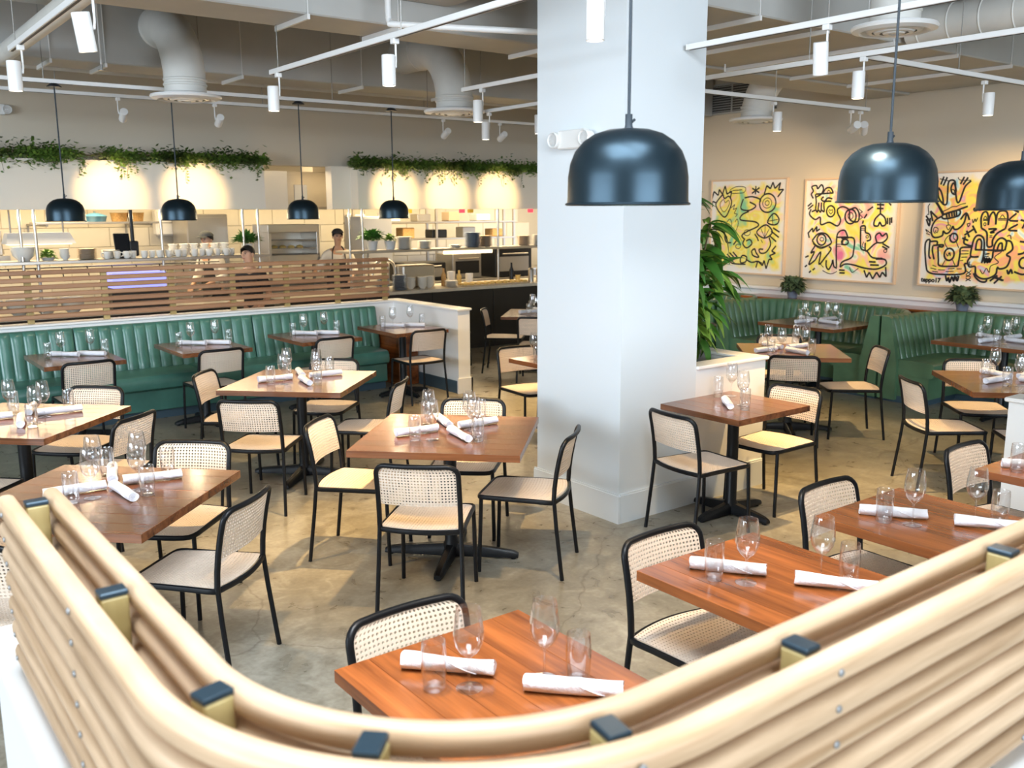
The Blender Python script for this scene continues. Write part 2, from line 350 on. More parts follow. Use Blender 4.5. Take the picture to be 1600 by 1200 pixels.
# lower ledge and chair rail on the picture wall
S('trim_1', MB().bbox(10.40, 10.5, 2.0, 12.3, 0.95, 1.0, 0.012), M['trimw'])
S('trim_2', MB().box(10.46, 10.5, 2.0, 12.3, 0.0, 0.95), M['trimw'])

# pillar and attached planter
pil = S('pillar', MB().box(4.05, 4.76, 4.17, 5.01, 0, 4.25), M['pillar'])
bb = MB()
for (x0, x1, y0, y1) in ((4.032, 4.05, 4.152, 5.03), (4.052, 5.53, 4.152, 4.17)): bb.box(x0, x1, y0, y1, 0, 0.185); bb.box(x0+0.006, x1-0.004, y0+0.006, y1, 0.185, 0.197)
bb.box(5.51, 5.53, 4.17, 5.09, 0, 0.185); S('baseboard_pillar', bb, M['pillar'])
pl = MB()
pl.box(4.76, 5.51, 4.17, 4.30, 0, 0.94); pl.box(4.76, 5.51, 4.95, 5.08, 0, 0.94); pl.box(5.38, 5.51, 4.30, 4.95, 0, 0.94); pl.box(4.76, 5.38, 4.30, 4.95, 0, 0.80)
S('wall_planter', pl, M['halfwall'])
pc = MB(); pc.bbox(4.76, 5.53, 4.15, 4.31, 0.94, 0.965, 0.006); pc.bbox(5.37, 5.53, 4.31, 4.94, 0.94, 0.965, 0.006); pc.bbox(4.76, 5.53, 4.94, 5.10, 0.94, 0.965, 0.006)
S('trim_3', pc, M['trimw'])
S('trim_4', MB().box(4.765, 5.365, 4.315, 4.935, 0.80, 0.875), M['soil'])

# banquette half wall (left room) with wing
hw = MB().box(-2.5, 5.72, 9.88, 10.06, 0, 0.93).box(5.72, 5.88, 8.48, 10.06, 0, 0.93); S('wall_banquette', hw, M['halfwall'])
hc = MB().bbox(-2.5, 5.70, 9.86, 10.08, 0.93, 0.955, 0.006).bbox(5.70, 5.90, 8.46, 10.08, 0.93, 0.955, 0.006); S('trim_5', hc, M['trimw'])
S('baseboard_wing', MB().box(5.70, 5.90, 8.46, 8.48, 0, 0.17).box(5.88, 5.90, 8.46, 10.0, 0, 0.17), M['halfwall'])
S('baseboard_inner', MB().box(5.705, 5.72, 8.48, 9.3, 0, 0.14), M['toe'])
# half wall at the end of the railing tables
S('wall_end', MB().box(5.42, 5.57, -1.5, 2.40, 0, 0.92).bbox(5.40, 5.59, -1.5, 2.42, 0.92, 0.945, 0.006), M['halfwall'])

# foreground half wall: follows the railing with a rounded corner
RC = (0.80, 1.18); RR = 0.46
def rail_path(off, y_end, x_end, n=18):
    r = RR+off
    return [(RC[0]-r, y) for y in np.linspace(y_end, RC[1], 10)[:-1]] + arc(RC[0], RC[1], r, 180, 270, n) + [(x, RC[1]-r) for x in np.linspace(RC[0], x_end, 14)[1:]]
def sweep_wall(a, b, z0, z1, ye, xe):
    A = rail_path(a, ye, xe); B = rail_path(b, ye, xe); v = []; f = []; n = len(A)
    for p in (A, B):
        for z in (z0, z1): v += [(q[0], q[1], z) for q in p]
    for i in range(n-1):
        f += [(i, i+1, n+i+1, n+i)[::-1], (2*n+i, 2*n+i+1, 3*n+i+1, 3*n+i), (n+i, n+i+1, 3*n+i+1, 3*n+i)[::-1], (i, i+1, 2*n+i+1, 2*n+i)]
    f += [(0, n, 3*n, 2*n), (n-1, 2*n-1, 4*n-1, 3*n-1)[::-1]]
    return MB().add(v, f)
S('wall_railing', sweep_wall(0.075, -0.075, 0, 0.985, 2.42, 5.40), M['halfwall'])
S('trim_6', sweep_wall(0.095, -0.095, 0.985, 1.01, 2.44, 5.40), M['trimw'])

# foreground slatted railing
def slat_mesh(off, zc, ye, xe, th=0.040, h=0.050, name='slat', material=None, path=None, n_arc=30):
    P = path if path else rail_path(off, ye, xe, n_arc)
    P = [Vector((p[0], p[1], zc)) for p in P]; b = 0.012
    sec = [(-th/2+b, -h/2), (th/2-b, -h/2), (th/2-b*.3, -h/2+b*.3), (th/2, -h/2+b), (th/2, h/2-b*1.2), (th/2-b*.4, h/2-b*.35), (th/2-b*1.2, h/2), (-th/2+b*1.2, h/2), (-th/2+b*.4, h/2-b*.35), (-th/2, h/2-b*1.2), (-th/2, -h/2+b), (-th/2+b*.3, -h/2+b*.3)]
    v = []; f = []; K = len(sec)
    for i, p in enumerate(P):
        t = (P[min(i+1, len(P)-1)]-P[max(i-1, 0)]).normalized(); nrm = Vector((-t.y, t.x, 0))
        for a, c in sec: v.append(p+nrm*a+Vector((0, 0, c)))
    for i in range(len(P)-1):
        for k in range(K): f.append((i*K+k, i*K+(k+1) % K, (i+1)*K+(k+1) % K, (i+1)*K+k))
    f.append(tuple(range(K))[::-1]); f.append(tuple(range((len(P)-1)*K, len(P)*K)))
    me = bpy.data.meshes.new(name); me.from_pydata(v, [], f)
    # grain follows the slat: store running length as UV-less object coordinate via local straightening is not needed for the daylit slat tone
    me.materials.append(material or M['slat']); me.polygons.foreach_set('use_smooth', [True]*len(me.polygons)); me.set_sharp_from_angle(angle=math.radians(50)); me.update(); return me
rail = thing('slatted_railing', 'daylit-toned wood railing of curved double slats on the white half wall in front', 'railing', (0.34, 2.2, 0.925))
def rl(o): o.matrix_parent_inverse = Matrix.Translation((-0.34, -2.2, -0.925)); return o
ZT = 1.405; PITCH = 0.0535; HB = 1.012
for k in range(7):
    zc = ZT-0.0225-k*PITCH
    rl(link('slat', slat_mesh(0.045, zc, 2.20-0.008*k, 5.40, h=0.041), rail)); rl(link('slat', slat_mesh(-0.045, zc, 2.20-0.008*k, 5.40, th=0.036, h=0.041), rail))
posts = [(0.34, 2.12, 0), (0.34, 1.52, 0), (0.355, 1.10, 12)]
a = math.radians(222); posts.append((RC[0]+RR*math.cos(a), RC[1]+RR*math.sin(a), 45)); posts += [(0.70, 0.727, 80), (1.06, 0.72, 90), (1.66, 0.72, 90), (2.3, 0.72, 90), (2.95, 0.72, 90), (3.6, 0.72, 90), (4.25, 0.72, 90), (4.9, 0.72, 90)]
pm = MB().bbox(-0.022, 0.022, -0.017, 0.017, 0.085, ZT-0.012-0.925, 0.003).mesh('post', M['post']); cmesh = MB().bbox(-0.0225, 0.0225, -0.0165, 0.0165, 0, 0.010, 0.002).mesh('post_cap', M['cap'])
bm_ = MB().lathe([(0.0001, 0.003), (0.004, 0.003), (0.006, 0.001), (0.006, 0)], 10).mesh('bolt', M['bolt'], True)
for (x, y, dg) in posts:
    o = rl(link('post', pm, rail)); o.location = (x, y, 0.925); o.rotation_euler.z = math.radians(dg)
    c = link('post_cap', cmesh, o, label='dark metal cap'); c.location = (0, 0, ZT-0.012-0.925)
    for k in range(7):
        b = link('bolt', bm_, o); b.location = (-0.066, 0.0, ZT-0.0225-k*PITCH-0.925); b.rotation_euler = (0, -PI/2, 0)
        if dg > 0: b.location = (-0.0655, 0, ZT-0.0225-k*PITCH-0.925)

# back slatted screen
scr = thing('slatted_screen', 'shade-toned wood slatted screen standing on the half wall behind the green banquette', 'screen', (0, 9.98, 0.955))
for k in range(7):
    z = 0.515-0.022-k*0.0715
    me = MB().bbox(-1.6, 5.70, -0.045, -0.018, z-0.021, z+0.021, 0.006).mesh('slat', M['slatb']); link('slat', me, scr)
    me = MB().bbox(-1.6, 5.70, 0.018, 0.045, z-0.021, z+0.021, 0.006).mesh('slat', M['slatb']); link('slat', me, scr)
pm2 = MB().box(-0.03, 0.03, -0.016, 0.016, 0, 0.505).mesh('post', M['post'])
for x in (-0.9, 0.35, 1.03, 1.72, 2.42, 3.09, 3.75, 4.38, 5.02, 5.66): o = link('post', pm2, scr); o.location = (x, 0, 0)

# ------------------------------------------------------------------ ceiling services
def ducts(name, x0, x1, y0, y1, z0, z1, label, flanges):
    t = thing(name, label, 'duct', ((x0+x1)/2, (y0+y1)/2, z0)); cx, cy = (x0+x1)/2, (y0+y1)/2
    MB().bbox(x0-cx, x1-cx, y0-cy, y1-cy, 0, z1-z0, 0.01).build('casing', M['duct'], t)
    fm = None
    for x in flanges:
        f = MB().box(-0.010, 0.010, y0-cy-0.02, y1-cy+0.02, -0.035, -0.001).box(-0.003, 0.003, y0-cy-0.012, y0-cy-0.004, -0.035, z1-z0).mesh('flange', M['white_metal']) if fm is None else fm
        fm = f; o = link('flange', f, t); o.location = (x-cx, 0, 0)
    return t
ducts('square_duct', -3.5, 10.45, 9.0, 9.5, 3.32, 3.90, 'long grey painted square duct nearest the kitchen wall', [0.3, 1.9, 2.35, 3.6, 4.9, 6.1, 7.4, 8.7, 9.9])
ducts('square_duct', 1.3, 10.45, 6.05, 6.55, 3.32, 3.95, 'grey painted square duct crossing the middle of the dining room ceiling', [2.9, 3.6, 5.0, 6.6])
ducts('square_duct', -3.5, 1.7, 5.5, 7.3, 3.42, 3.95, 'wide grey duct section in the top left ceiling', [0.2])
ducts('square_duct', 4.9, 10.45, 4.35, 6.04, 3.34, 3.85, 'wide flat ceiling duct above the tables beside the pillar', [5.5, 6.3, 7.2, 8.2, 9.2])
ducts('square_duct', 3.2, 4.04, 3.9, 6.04, 3.5, 3.95, 'short duct branch meeting the pillar near the ceiling', [])
ducts('square_duct', 6.2, 10.45, 9.6, 10.6, 3.6, 3.95, 'square duct box in the far corner above the kitchen soffit', [7.5, 9.0])
for i, yb in enumerate((-0.6, 3.4, 7.7, 10.9)): tag(MB().bbox(-4, 10.5, yb-0.16, yb+0.16, 3.98, 4.25, 0.01).build('ceiling_beam', M['ceil']), ['beam nearest the camera', 'beam above the pendants', 'beam between the two square ducts', 'beam against the kitchen wall'][i]+' under the grey ceiling', 'beam', 'ceiling beams')
def elbow(name, label, x, y, zd, rd, r, zt, ylen, dirn):
    t = thing(name, label, 'diffuser', (x, y, zd))
    k = 0.55; pts = [(0, 0, 0.05), (0, 0, max(0.1, zt-zd-k))]
    pts += [(0, dirn*(k-k*math.cos(a)), zt-zd-k+k*math.sin(a)) for a in np.linspace(0.2, PI/2, 7)] + [(0, dirn*ylen, zt-zd)] if ylen else [(0, 0, zt-zd)]
    MB().tube(pts, r, 28).build('duct_elbow', M['duct_round'], t, True)
    for zz in (0.12, max(0.16, zt-zd-k)): MB().lathe([(r, -0.012), (r+0.008, -0.006), (r+0.008, 0.006), (r, 0.012)], 28, (0, 0, zz)).build('seam_band', M['duct_round'], t, True)
    if ylen:
        m4 = Matrix.Translation((0, dirn*(k+0.05), zt-zd)) @ Matrix.Rotation(PI/2, 4, 'X')
        MB().lathe([(r, -0.012), (r+0.008, -0.006), (r+0.008, 0.006), (r, 0.012)], 28).xf(m4).build('seam_band', M['duct_round'], t, True)
    prof = [(r, 0.06), (r+0.02, 0.045), (rd*0.98, 0.035), (rd, 0.022), (rd*0.97, 0.008), (rd*0.80, -0.005), (rd*0.72, 0.02), (rd*0.5, 0.03), (0.001, 0.03)]
    MB().lathe(prof, 36).build('diffuser_pan', M['white_metal'], t, True)
    for q, zz in ((0.62, 0.0), (0.44, -0.008), (0.24, -0.014)): MB().lathe([(rd*q+0.018, zz+0.022), (rd*q, zz), (rd*q-0.03, zz-0.002), (rd*q-0.012, zz+0.02)], 32).build('diffuser_ring', M['white_metal'], t, True)
    MB().cyl((0, 0, 0), rd*0.12, -0.012, 0.02).build('diffuser_core', M['white_metal'], t, True)
    return t
elbow('air_diffuser', 'white round air diffuser under an elbow duct above the banquette tables', 2.83, 8.36, 2.98, 0.30, 0.175, 3.66, 0.66, 1)
elbow('air_diffuser', 'white round air diffuser under an elbow duct left of the pillar', 5.41, 8.02, 2.98, 0.31, 0.185, 3.66, 0.99, 1)
elbow('air_diffuser', 'big white round air diffuser behind the middle black pendant', 5.80, 3.50, 3.14, 0.27, 0.155, 3.97, 0, 1)
elbow('air_diffuser', 'small far air diffuser on a curved duct above the doodle pictures', 8.81, 6.95, 3.0, 0.30, 0.17, 3.60, 0.75, -1)
sd_ = thing('spiral_duct', 'grey spiral round duct running along the ceiling at right', 'duct', (7.4, 4.3, 3.45))
MB().tube([(0, 0, 0), (0, -2.5, 0), (0, -8.1, 0)], 0.15, 24).build('duct_tube', M['duct_round'], sd_, True)
sbm = MB().lathe([(0.15, -0.008), (0.156, 0), (0.15, 0.008)], 24).xf(Matrix.Rotation(PI/2, 4, 'X')).mesh('seam_band', M['duct_round'], True)
for k in range(32): o = link('seam_band', sbm, sd_); o.location = (0, -0.1-0.25*k, 0)
tag(MB().tube([(1.52, -3.9, 3.3), (1.52, 5.4, 3.3), (1.52, 8.98, 3.3)], 0.07, 16).build('insulated_pipe', M['duct_round'], None, True), 'thick white insulated pipe parallel to the track in the top left', 'pipe')
tag(MB().tube(smooth_path([(3.35, 5.75, 3.95), (3.35, 5.75, 3.36), (3.36, 5.72, 3.27), (3.45, 5.6, 3.24), (4.7, 4.9+0.2, 3.24), (4.78, 5.05, 3.27), (4.80, 5.04, 3.34)], 4), 0.022, 12).build('sprinkler_pipe', M['white_metal'], None, True), 'white sprinkler pipe with two elbows near the ceiling, just left of the pillar', 'pipe')
for i, (x, y, z, L_) in enumerate([(-3, 9.8, 3.36, 13.4), (-3, 7.15, 3.5, 7.0)]):
    tag(MB().tube([(x, y, z), (x+L_, y, z)], 0.03, 10).build('service_pipe', M['duct_round'], None, True), ['thin white service pipe behind the long square duct', 'thin service pipe between the square ducts'][i], 'pipe')
def sprinkler(x, y, z0, label):
    t = thing('ceiling_sprinkler', label, 'sprinkler', (x, y, z0))
    MB().tube([(0, 0, 4.0-z0), (0, 0, 0.03)], 0.008, 8).build('drop_pipe', M['white_metal'], t); MB().cyl((0, 0, 0), 0.03, 0, 0.006).cyl((0, 0, 0), 0.010, 0.0, 0.05).build('deflector', M['steeld'], t)
sprinkler(2.25, 8.75, 3.22, 'small sprinkler head hanging under the square duct, left of first elbow'); sprinkler(7.0, 5.9, 3.22, 'small sprinkler head under the wide flat duct at right')

# vent grille on the picture wall
vg = thing('wall_grille', 'dark louvred return air grille high on the picture wall', 'grille', (10.49, 8.5, 3.54))
MB().box(-0.02, 0, -0.53, 0.53, -0.19, 0.19).build('backing', M['grille'], vg)
MB().box(-0.035, 0, -0.55, 0.55, 0.18, 0.205).box(-0.035, 0, -0.55, 0.55, -0.205, -0.18).box(-0.035, 0, -0.55, -0.53, -0.2, 0.2).box(-0.035, 0, 0.53, 0.55, -0.2, 0.2).box(-0.03, 0, -0.19, -0.17, -0.2, 0.2).box(-0.03, 0, 0.17, 0.19, -0.2, 0.2).build('grille_frame', M['duct'], vg)
lm = MB().box(-0.034, -0.012, -0.53, 0.53, -0.004, 0.004).mesh('louvre', M['duct'])
for k in range(11): o = link('louvre', lm, vg); o.location = (0, 0, -0.165+k*0.033)

# track lighting
def track(name, p, q, label, rods):
    t = thing(name, label, 'track', p); d = Vector(q)-Vector(p); h = 0.018
    if abs(d.x) > abs(d.y): MB().bbox(0, d.x, -h, h, 0, 0.034, 0.003).build('rail', M['white_metal'], t); MB().box(0.02, d.x-0.02, -0.007, 0.007, -0.002, 0.0).build('conductor_slot', M['grille'], t)
    else: MB().bbox(-h, h, min(0, d.y), max(0, d.y), 0, 0.034, 0.003).build('rail', M['white_metal'], t); MB().box(-0.007, 0.007, min(0, d.y)+0.02, max(0, d.y)-0.02, -0.002, 0.0).build('conductor_slot', M['grille'], t)
    for s_ in rods: c = d*s_; MB().tube([(c.x, c.y, 0.03), (c.x, c.y, 4.24-p[2])], 0.0035, 6).build('hanger_rod', M['steeld'], t)
    return t
track('light_track', (2.87, 6.62, 2.99), (2.87, 0.5, 2.99), 'white light track running from the banquette tables over the central table', [0.02, 0.3, 0.6, 0.9])
track('light_track', (1.18, 6.62, 2.99), (1.18, -1, 2.99), 'white light track in the top left beside the insulated pipe', [0.02, 0.25, 0.5])
track('light_track', (4.55, 6.62, 2.99), (4.55, 5.03, 2.99), 'short light track ending left of the pillar, nearer one', [0.02])
track('light_track', (4.55, 4.14, 2.99), (4.55, 0.0, 2.99), 'light track at right of the pillar, nearest the camera', [0.3, 0.7])
track('light_track', (5.68, 8.1, 2.99), (5.68, 0.0, 2.99), 'light track passing behind the pillar with a crossing branch', [0.02, 0.15, 0.22, 0.5, 0.8])
track('light_track', (5.72, 3.67, 2.99), (9.9, 3.67, 2.99), 'branch light track heading to the picture wall over the booths', [0.3, 0.7])
track('light_track', (5.72, 5.5, 2.99), (8.75, 5.5, 2.99), 'light track ending before the first doodle picture', [0.5, 0.98])
track('light_track', (-1.0, 8.8, 3.09), (5.65, 8.8, 3.09), 'long light track carrying the four far black pendants', [0.2, 0.42, 0.62, 0.82, 0.99])
track('light_track', (-1.0, 10.2, 3.17), (9.6, 10.2, 3.17), 'rear light track washing the kitchen soffit', [0.1, 0.3, 0.5, 0.7, 0.9])

SPOTCOL = (1.0, 0.65, 0.27)
def head_proto():
    t = thing('track_spotlight', 'x', 'spotlight', (0, 0, 0))
    body = MB().lathe([(0.0001, 0.17), (0.038, 0.17), (0.040, 0.165), (0.040, 0.002), (0.036, 0.0), (0.036, 0.012)], 20).build('lamp_body', M['white_metal'], t, True)
    MB().cyl((0, 0, 0), 0.035, 0.011, 0.0115, 16).build('lamp_lens', M['lamp'], body)
    MB().tube([(0.046, 0, 0.11), (0.050, 0, 0.14), (0.050, 0, 0.24)], 0.006, 8).build('arm', M['white_metal'], t); MB().bbox(0.025, 0.065, -0.02, 0.02, 0.235, 0.265, 0.003).build('track_adapter', M['white_metal'], t)
    MB().lathe([(0.0001, 0.0), (0.009, 0.0), (0.009, 0.01), (0.0001, 0.01)], 10).xf(Matrix.Translation((0.040, 0, 0.11)) @ Matrix.Rotation(PI/2, 4, 'Y')).build('pivot_knob', M['white_metal'], t)
    return t
HP = head_proto(); hp_used = [False]
def head(x, y, ztrack, label, aim=None, power=150, ang=62, col=SPOTCOL, rz=0.0, group='track spotlights'):
    # track_adapter meets the track at local z .265
    if hp_used[0]: t = dup(HP, (x, y, ztrack-0.265), rz, label, group)
    else: t = HP; t.location = (x, y, ztrack-0.265); t.rotation_euler.z = rz; t['label'] = label; t['group'] = group; hp_used[0] = True
    d = Vector((0, 0, -1))
    if aim:
        base = Vector((x, y, ztrack-0.2)); d = (Vector(aim)-base).normalized()
        b = [c for c in t.children if c.name.startswith('lamp_body')][0]
        q = d.to_track_quat('-Z', 'Y'); R4 = q.to_matrix().to_4x4(); Rz = Matrix.Rotation(-rz, 4, 'Z')
        b.matrix_local = Matrix.Translation((0, 0, 0.10)) @ Rz @ R4 @ Matrix.Translation((0, 0, -0.10))
    if power:
        l = bpy.data.lights.new('spot_beam', 'SPOT'); l.energy = power; l.color = col; l.spot_size = math.radians(ang); l.spot_blend = 1.0; l.shadow_soft_size = 0.035
        o = bpy.data.objects.new('spot_beam', l); COL.objects.link(o); o.location = Vector((x, y, ztrack-0.165))+d*0.12; o.rotation_euler = d.to_track_quat('-Z', 'Y').to_euler()
    return t

# ------------------------------------------------------------------ pendants
def pendant_proto():
    t = thing('pendant_lamp', 'x', 'pendant lamp', (0, 0, 0), 0, 'black dome pendants')
    R = 0.172
    prof = [(0.012, 0.205), (0.03, 0.206), (0.06, 0.203), (0.095, 0.192), (0.125, 0.172), (0.148, 0.145), (0.161, 0.112), (0.167, 0.075), (0.168, 0.02), (0.169, 0.006), (0.174, 0.004), (0.175, 0.0), (0.170, -0.002)]
    MB().lathe(prof, 48).build('lamp_shade', M['blackp'], t, True)
    inn = [(r*0.975-0.001, z*0.975) for r, z in prof[:-2]]; MB().lathe(inn[::-1], 40).build('shade_lining', M['inner'], t, True)
    MB().lathe([(0.0001, 0.245), (0.010, 0.245), (0.010, 0.215), (0.014, 0.204)], 14).build('cord_grip', M['cord'], t, True)
    MB().tube([(0.012, 0, 0.225), (0.022, 0, 0.232)], 0.004, 8).build('grip_screw', M['cord'], t)
    MB().lathe([(0.001, 0.07), (0.02, 0.07), (0.03, 0.10), (0.02, 0.15), (0.001, 0.15)], 16).build('bulb', M['lamp'], t, True)
    return t
PP = pendant_proto(); pp = [False]
def pendant(x, y, z, s_, ztop, label, canopy):
    if pp[0]: t = dup(PP, (x, y, z), 0, label)
    else: t = PP; t.location = (x, y, z); t['label'] = label; pp[0] = True
    for c in list(t.children):
        if c.name.startswith('cord') and not c.name.startswith('cord_grip'): bpy.data.objects.remove(c)
        elif c.name.startswith('canopy'): bpy.data.objects.remove(c)
        else: c.scale = (s_, s_, s_)
    MB().tube([(0, 0, 0.24*s_), (0, 0, ztop-z)], 0.0045 if not canopy else 0.006, 8).build('cord', M['cord'], t)
    if canopy: MB().lathe([(0.0001, 0.03), (0.03, 0.03), (0.06, 0.005), (0.06, 0), (0.0001, 0)], 18, (0, 0, ztop-z-0.03)).build('canopy', M['black'], t, True)
    l = bpy.data.lights.new('pendant_bulb', 'POINT'); l.energy = 5; l.color = (1, 0.8, 0.55); l.shadow_soft_size = 0.02
    o = bpy.data.objects.new('pendant_bulb', l); COL.objects.link(o); o.location = (x, y, z+0.03)
pendant(1.86, 1.90, 2.02, 1.0, 4.24, 'large black dome pendant hanging in front of the white pillar', False)
pendant(3.12, 1.87, 2.03, 1.0, 4.24, 'black dome pendant covering the top of the middle doodle picture', False)
pendant(4.08, 1.84, 2.00, 0.98, 4.24, 'black dome pendant cut by the right edge of the view', False)
for i, x in enumerate((1.87, 2.84, 4.08, 5.13)):
    pendant(x, 8.8, 1.945, 0.94, 3.09, 'small far black dome pendant, %s from the left over the banquette' % ['first', 'second', 'third', 'fourth'][i], True)

# ------------------------------------------------------------------ chair
def perforated(P, nu, nv, th, hole=0.5, sides=8):
    """sheet with real holes: P(u,v)->Vector, u,v in 0..1"""
    v = []; f = []
    def nrm(u, w):
        e = 1e-3; a = P(min(u+e, 1), w)-P(max(u-e, 0), w); b = P(u, min(w+e, 1))-P(u, max(w-e, 0)); return a.cross(b).normalized()
    def sheet(offs, flip):
        n0 = len(v)
        for j in range(nv+1):
            for i in range(nu+1): u, w = i/nu, j/nv; v.append(P(u, w)+nrm(u, w)*offs)
        holes = {}
        for j in range(nv):
            for i in range(nu):
                cu, cw = (i+.5)/nu, (j+.5)/nv; n = nrm(cu, cw)*offs; ids = []
                for k in range(sides):
                    a = 2*PI*(k+0.5)/sides - PI + (0 if sides == 8 else 0)
                    ids.append(len(v)); v.append(P(cu+math.cos(a)*hole*.5/nu, cw+math.sin(a)*hole*.5/nv)+n)
                holes[(i, j)] = ids
                c = [n0+j*(nu+1)+i, n0+j*(nu+1)+i+1, n0+(j+1)*(nu+1)+i+1, n0+(j+1)*(nu+1)+i]
                if sides == 8:
                    q = [(c[0], c[1], ids[2], ids[1]), (c[1], ids[3], ids[2]), (c[1], c[2], ids[4], ids[3]), (c[2], ids[5], ids[4]), (c[2], c[3], ids[6], ids[5]), (c[3], ids[7], ids[6]), (c[3], c[0], ids[0], ids[7]), (c[0], ids[1], ids[0])]
                else:
                    q = [(c[0], c[1], ids[1], ids[0]), (c[1], c[2], ids[2], ids[1]), (c[2], c[3], ids[3], ids[2]), (c[3], c[0], ids[0], ids[3])]
                for x in q: f.append(x[::-1] if flip else x)
        return n0, holes
    a0, ha = sheet(th/2, False); b0, hb = sheet(-th/2, True)
    for key in ha:
        A, B = ha[key], hb[key]
        for k in range(sides): f.append((A[k], A[(k+1) % sides], B[(k+1) % sides], B[k]))
    ring = [j*(nu+1) for j in range(nv+1)] + [nv*(nu+1)+i for i in range(1, nu+1)] + [j*(nu+1)+nu for j in range(nv-1, -1, -1)] + [i for i in range(nu-1, 0, -1)]
    for k in range(len(ring)): x, y = ring[k], ring[(k+1) % len(ring)]; f.append((a0+x, b0+x, b0+y, a0+y))
    return MB().add(v, f)

SZ = 0.45
def back_y(x, z):   # backrest surface: curved in plan, reclined
    s_ = (z-SZ)/0.34; return -0.215-0.012*s_-0.050*s_*s_*0.9-0.030*(1-(x/0.21)**2)
def chair_proto():
    t = thing('dining_chair', 'x', 'chair', (0, 0, 0), 0, 'black framed perforated dining chairs')
    def PB(u, w):
        z = 0.575+0.205*w; hwid = 0.196; r = 0.05; top = 0.78
        if z > top-r: dz = z-(top-r); hwid = 0.196-r+math.sqrt(max(r*r-dz*dz*0.93, 0))
        x = (u*2-1)*hwid; return Vector((x, back_y(x, z)+0.004, z))
    perforated(PB, 24, 13, 0.005, 0.62, 8).build('backrest', M['cane'], t)
    def PS(u, w):
        x = (u*2-1)*(0.205-0.012*w); y = 0.215-0.42*(1-w)-(0.035*(1-(u*2-1)**2) if True else 0)*(1-w)**2
        r = 0.04
        if w > 0.92: x *= 1-0.10*((w-0.92)/0.08)**2
        z = SZ-0.012*math.sin(PI*u)*math.sin(PI*w)-0.010*w**3; return Vector((x, y, z))
    perforated(PS, 26, 26, 0.004, 0.60, 4).build('seat', M['cane'], t)
    # seat frame: closed loop
    loop = []
    for w in (0.0, 0.25, 0.5, 0.75, 0.95): p = PS(0, w); loop.append((p.x-0.008, p.y, SZ-0.012))
    p = PS(0.06, 1); loop.append((p.x, p.y+0.008, SZ-0.018)); p = PS(0.5, 1); loop.append((0, p.y+0.012, SZ-0.020)); p = PS(0.94, 1); loop.append((p.x, p.y+0.008, SZ-0.018))
    for w in (0.95, 0.75, 0.5, 0.25, 0.0): p = PS(1, w); loop.append((p.x+0.008, p.y, SZ-0.012))
    for u in (0.9, 0.7, 0.5, 0.3, 0.1): p = PS(u, 0); loop.append((p.x, p.y-0.010, SZ-0.012))
    MB().tube(smooth_path(loop, 3, True), 0.010, 8, True, rx=1.4).build('seat_frame', M['black'], t, True)
    # back frame: uprights and curved top rail
    pts = []
    for z in (SZ-0.01, 0.52, 0.60, 0.68, 0.735): pts.append((-0.207+0.002*(z-SZ), back_y(0.205, z), z))
    for a in np.linspace(180, 90, 6)[1:]:
        x = -0.207+0.053+0.053*math.cos(math.radians(a)); z = 0.735+0.053*math.sin(math.radians(a)); pts.append((x, back_y(x, z), z))
    for x in (-0.10, -0.05, 0, 0.05, 0.10): pts.append((x, back_y(x, 0.788), 0.788))
    pts += [(-q[0], q[1], q[2]) for q in pts[:10][::-1]]
    MB().tube(pts, 0.013, 10).build('back_frame', M['black'], t, True)
    for sx in (-1, 1):
        MB().tube([(sx*0.208, -0.218, SZ), (sx*0.213, -0.232, 0.30), (sx*0.222, -0.268, 0.0)], 0.0115, 8).build('leg', M['black'], t, True)
        MB().tube([(sx*0.196, 0.200, SZ-0.014), (sx*0.200, 0.206, 0.25), (sx*0.205, 0.214, 0.0)], 0.0115, 8).build('leg', M['black'], t, True)
    return t
CP = chair_proto(); cp = [False]
def chair(bx, by, face, label):
    a = math.radians(face); x = bx+0.275*math.cos(a); y = by+0.275*math.sin(a); rz = a-PI/2
    if cp[0]: return dup(CP, (x, y, 0), rz, label)
    cp[0] = True; CP.location = (x, y, 0); CP.rotation_euler.z = rz; CP['label'] = label; return CP
G = 'perforated cream chair '
